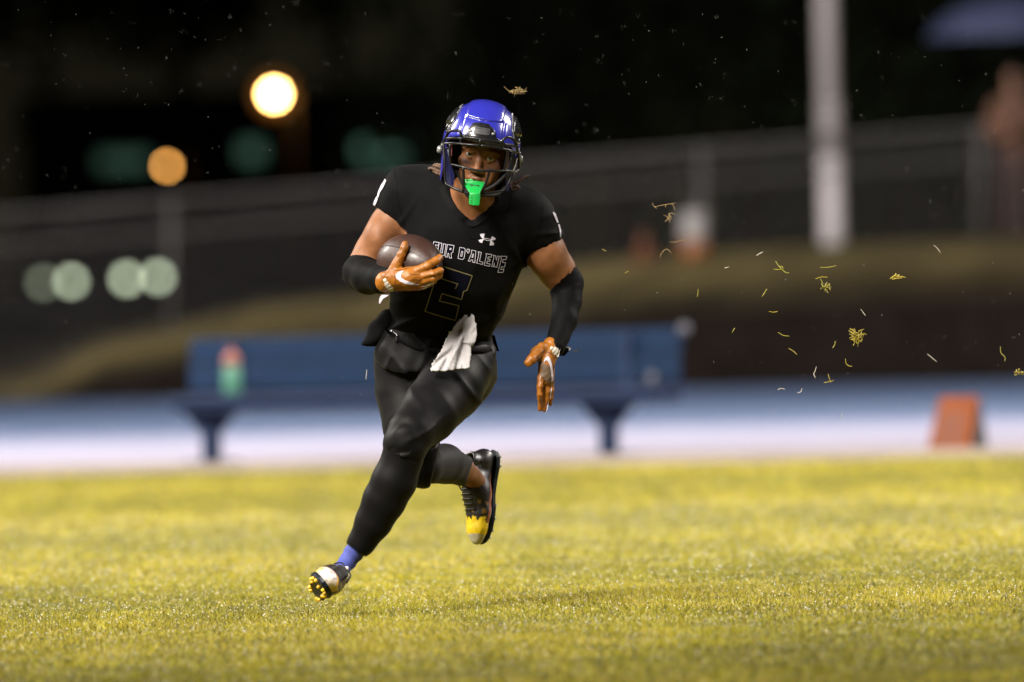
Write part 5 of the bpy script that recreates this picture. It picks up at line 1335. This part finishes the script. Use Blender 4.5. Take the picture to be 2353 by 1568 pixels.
z = hnoise(x, y) - .003; th = g.uniform(0, 2 * np.pi, N); ph = g.uniform(0, 2 * np.pi, N); lean = np.abs(g.normal(0, 1.2, N))
ux, uy = np.cos(th), np.sin(th); lx, ly = np.cos(ph) * lean * hgt, np.sin(ph) * lean * hgt
V = np.zeros((N, 5, 3), np.float32)
for k, (s, tt, hh) in enumerate(((-.5, 0, 0), (.5, 0, 0), (-.42, .30, .6), (.42, .30, .6), (0, 1, 1.0))):
    V[:, k, 0] = x + ux * wd * s + lx * tt; V[:, k, 1] = y + uy * wd * s + ly * tt; V[:, k, 2] = z + hgt * hh * (1 - .12 * np.minimum(lean, 1.5) * tt)
T = (np.arange(N)[:, None, None] * 5 + np.array([[0, 1, 3], [0, 3, 2], [2, 3, 4]])[None]).reshape(-1, 3)
c0, c1, c2 = np.array([.40, .345, .022]), np.array([.30, .30, .020]), np.array([.46, .36, .065])
w1 = np.clip(.5 - .35 * cl - .3 * patchy + g.normal(0, .28, N), 0, 1)[:, None]; dry = (g.random(N) < (.16 + .10 * (patchy > .2)))[:, None]
cc = c0 * (1 - w1) + c1 * w1; dk = (g.random(N) < (.30 - .22 * cl + .12 * (patchy < -.2)))[:, None]; cc = np.where(dry, c2, np.where(dk, [.085, .085, .012], cc)) * g.uniform(.6, 1.25, (N, 1)) * (1 + .15 * cl + .08 * patchy)[:, None] * .93
big_mesh("grass", V.reshape(-1, 3), T, m_grass, np.repeat(cc, 5, 0), "stuff")

def blobs(P, r, stretch=None):
    O = np.array([[1, 0, 0], [-1, 0, 0], [0, 1, 0], [0, -1, 0], [0, 0, 1], [0, 0, -1]], float)
    F8 = np.array([[0, 2, 4], [2, 1, 4], [1, 3, 4], [3, 0, 4], [2, 0, 5], [1, 2, 5], [3, 1, 5], [0, 3, 5]])
    V = O[None] * r[:, None, None]
    if stretch is not None: V = V + (O @ np.array([0, 0, 1.0]))[None, :, None] * stretch[:, None, :]
    return (V + P[:, None, :]).reshape(-1, 3), (np.arange(len(P))[:, None, None] * 6 + F8[None]).reshape(-1, 3)
m_dew = mat("dew", (.85, .85, .85), .12, var=0, spec=1.0, coat=1.0)  # white base stands in for lamp glints on the clear drops
x, y = scatter(28, 50, 170); N = len(x)
P = np.stack([x, y, hnoise(x, y) + g.uniform(.016, .034, N)], 1); V, T = blobs(P, g.uniform(.0009, .0018, N) * np.where(g.random(N) < .12, 1.4, 1))
big_mesh("dew_drops", V, T, m_dew, None, "stuff", True)
# fine rain drifting through the floodlight
m_rain = mat("rain_drop", (.35, .35, .34), .2, var=0, spec=.5)
N = 1100; d = g.uniform(-3, 7, N); pxs = g.uniform(-150, 2500, N); pys = g.uniform(-80, 1150, N)
P = np.array([W(a, b, DIST + dd) for a, b, dd in zip(pxs, pys, d)])
near = (np.abs(pxs - 1060) < 320) & (np.abs(d) < .7); P = P[~near]; N = len(P)
st = np.stack([g.normal(.0010, .0009, N), np.zeros(N), -g.uniform(.0008, .0030, N)], 1)
V, T = blobs(P, g.uniform(.0003, .0008, N), st); big_mesh("rain", V, T, m_rain, None, "stuff", True)

# bits of turf kicked up behind the player
m_bit = mat("turf_bit", (.21, .185, .02), .6, var=.3, scale=300); m_bity = mat("turf_bit_yellow", (.26, .20, .015), .6, var=.2, scale=300)
m_root = mat("turf_root", (.26, .18, .07), .8, var=.3, scale=300); m_bitw = mat("turf_bit_pale", (.42, .37, .31), .6, var=.15, scale=300)
GRP = "bits of torn turf flying through the air"
def bit(name, label, cat, c, strands, m, d=0.0, r=1.1):
    mb = MB(); s = 1 / S
    for st in strands:
        Pn = spline([L(c[0] + px, c[1] + py, d + dz * s) for px, py, dz in st], 4); k = len(Pn)
        rr = [.72 * r * s * (.55 + .45 * math.sin(math.pi * (i + .6) / (k + .4))) for i in range(k)]
        mb.tube(Pn, rr, 4)
    o = link_mesh(name, l2w(mb.v), mb.f, m, None, True); return props(o, label, cat, GRP)
def burst(n, rad, seed, squash=.7, core=.4):
    q = random.Random(seed); out = []
    for i in range(n):
        a = q.uniform(0, 6.28); l = rad * q.uniform(.5, 1.1); x0, y0 = q.uniform(-1, 1) * rad * core, q.uniform(-1, 1) * rad * core * squash
        x1, y1 = x0 + l * math.cos(a), y0 + l * math.sin(a) * squash
        out.append([(x0, y0, q.uniform(-8, 8)), ((x0 + x1) / 2 + q.uniform(-4, 4), (y0 + y1) / 2 + q.uniform(-4, 4), q.uniform(-8, 8)), (x1, y1, q.uniform(-10, 10))])
    return out
bit("turf_tuft", "ragged tuft of torn turf with trailing roots flying just above the helmet", "turf tuft", (1186, 210),
    [[(-28, -11, 0), (-20, -3, 2), (-10, 2, 0), (4, 6, 3), (16, 2, 0), (24, -8, 0)], [(-12, 2, 0), (-16, 4, 0)], [(-4, 4, 0), (-4, 13, 0)], [(10, 5, 0), (14, 8, 0)]] + burst(34, 17, 21, .38, .75), m_root, -.1, .95)
bit("turf_tuft", "biggest round clump of torn grass in the air on the right", "turf tuft", (1970, 775), burst(46, 17, 3, .95, .5), m_bity, .2, 1.5)
bit("turf_tuft", "loose clump of grass with a stalk on top, above the biggest clump", "turf tuft", (1898, 660), burst(24, 11, 5, .9, .5) + [[(-6, -6, 0), (-10, -14, 0), (-13, -19, 0)]], m_bit, .3, 1.3)
bit("turf_tuft", "bright yellow leafy scrap flying highest among the clumps at far right", "turf tuft", (2062, 637), [[(-17, 4, 0), (-6, 0, 3), (6, -1, 0), (19, 1, 0)], [(-15, 2, 2), (-4, -4, 2), (4, -2, 2)], [(-5, 0, 0), (-3, -8, 0)], [(2, 0, 0), (4, -6, 0)], [(-12, 5, 0), (0, 3, 2), (12, 2, 0)]], m_bity, .2, 2.4)
bit("turf_tuft", "slanting torn sprig of grass left of the loose clump", "turf tuft", (1796, 616), [[(-14, -16, 0), (-8, -6, 0), (0, 3, 2), (10, 11, 0), (18, 11, 0)], [(-6, -4, 2), (2, -2, 0), (4, 4, 0)], [(-18, 3, 0), (-8, 4, 0), (0, 4, 2)], [(-4, -2, 0), (4, 8, 2)]], m_bit, .1, 1.7)
bit("turf_tuft", "scrap of tangled grass cut off by the right edge of the frame", "turf tuft", (2342, 856), burst(14, 10, 9, .7, .6), m_bity, .3, 1.3)
bit("turf_root", "branching pale brown root flying level with the player's shoulder", "root", (1525, 472), [[(-26, -6, 0), (-22, 3, 0), (-8, 1, 2), (8, -2, 0), (20, -4, 0), (28, -6, 0)], [(-20, 3, 0), (-16, 9, 0)], [(4, -1, 0), (5, 6, 0)], [(18, -4, 0), (24, 4, 0), (26, 12, 0)]], m_root, .1, .95)
bit("turf_root", "curled knot of pale roots just under the branching root", "root", (1536, 498), [[(16, -5, 0), (4, -8, 2), (1, 0, 0), (2, 10, 0)], [(-12, -4, 0), (-4, 0, 2), (2, 8, 0), (3, 15, 0)], [(-8, 12, 0), (-2, 6, 2), (6, -2, 0)], [(0, -6, 0), (6, 2, 0), (5, 8, 0)]], m_root, .15, 1.1)
bit("turf_root", "thin wavy root flying below the curled knot of roots", "root", (1558, 554), [[(-20, 2, 0), (-8, 3, 0), (6, -1, 2), (20, -3, 0)]], m_root, .1, .8)
bit("turf_root", "arched thin root below the wavy root", "root", (1530, 579), [[(-12, 14, 0), (-11, 5, 0), (0, -6, 2), (9, -2, 0), (12, 4, 0)]], m_root, .1, .85)
singles = [
    ((1603, 674), [(1, -9), (1, 0), (-1, 9)], "green", "single green blade flying over the dim bank just right of the player's elbow"),
    ((1756, 673), [(6, -9), (2, -1), (-5, 9)], "green", "slanted green blade below the torn sprig"),
    ((1777, 716), [(-10, 0), (0, 2), (10, 0)], "yellow", "flat smile-shaped yellow blade"),
    ((1685, 760), [(3, -6), (-3, 6)], "green", "short green blade above the end of the blue bench backrest"),
    ((1801, 769), [(-13, -5), (-2, 2), (13, 4)], "green", "curved green blade left of the biggest clump"),
    ((1822, 808), [(-10, -7), (0, -1), (10, 8)], "yellow", "straight slanted yellowish blade below the curved green one"),
    ((1917, 793), [(3, -9), (1, 0), (-4, 8)], "green", "dim bent green blade beside the left of the biggest clump"),
    ((1949, 835), [(-6, -10), (-5, 0), (1, 6), (9, 7)], "yellow", "hooked yellow blade under the biggest clump"),
    ((1873, 856), [(3, -13), (0, -3), (-3, 4), (1, 13)], "pale", "pale S-shaped blade low above the track"),
    ((1907, 872), [(-4, -12), (0, 2), (3, 8)], "yellow", "forked yellow blade above the blue track"),
    ((1796, 894), [(-9, 3), (-2, -1), (8, 1)], "pale", "pale curl flying at the top edge of the blue track"),
    ((1839, 898), [(4, -6), (1, 3), (-7, 5)], "pale", "pale hooked scrap right of the pale curl"),
    ((1746, 583), [(-8, 5), (0, 0), (8, -4)], "pale", "small pale blade at the top of the bank"),
    ((1904, 613), [(-20, 2), (-4, 2), (8, 0), (18, -2)], "green", "thin horizontal blade flying below the foot of the pale pole"),
    ((1888, 638), [(-14, 3), (0, -1), (14, 0)], "yellow", "flat yellow blade on top of the loose clump"),
    ((1670, 615), [(-5, 1), (5, -1)], "pale", "tiny white fleck over the bank"),
    ((2155, 572), [(-9, -8), (0, 0), (6, 10)], "pale", "white curved blade at the right of the tall pole"),
    ((2142, 823), [(-11, -9), (0, 0), (11, 9)], "pale", "straight pale blade above the orange sideline marker"),
    ((2303, 815), [(-4, -18), (-3, -4), (6, 6), (6, 16)], "green", "long wavy green blade near the right edge"),
    ((1326, 805), [(-10, 2), (0, 1), (10, -4)], "pale", "tan scrap flying beside the player's lower glove"),
    ((842, 862), [(1, -12), (0, 0), (-1, 11)], "pale", "thin white sliver flying left of the player's hip"),
    ((1934, 955), [(0, -6), (1, 0), (0, 8)], "pale", "small pale sliver above the pale apron"),
    ((1983, 718), [(-5, -7), (0, 0), (6, 8)], "pale", "dim pale blade between the leafy scrap and the biggest clump"),
    ((1440, 626), [(-4, 3), (4, -3)], "yellow", "tiny yellow bit flying right of the player's sleeve"),
    ((1388, 575), [(-4, -2), (5, 3)], "yellow", "tiny yellow bit level with the player's upper arm"),
]
for c, pts, kd, lb in singles:
    m_ = {"green": m_bit, "yellow": m_bity, "pale": m_bitw}[kd]; q = rnd.uniform(-.1, .3)
    strands = [[(a, b, 3 * math.sin(i)) for i, (a, b) in enumerate(pts)]]
    if c == (1907, 872): strands.append([(9, 2, 0), (2, 5, 1), (-14, 8, 0)])
    bit("turf_scrap", lb, "turf scrap", c, strands, m_, q, 1.5 if kd != "pale" else 1.2)
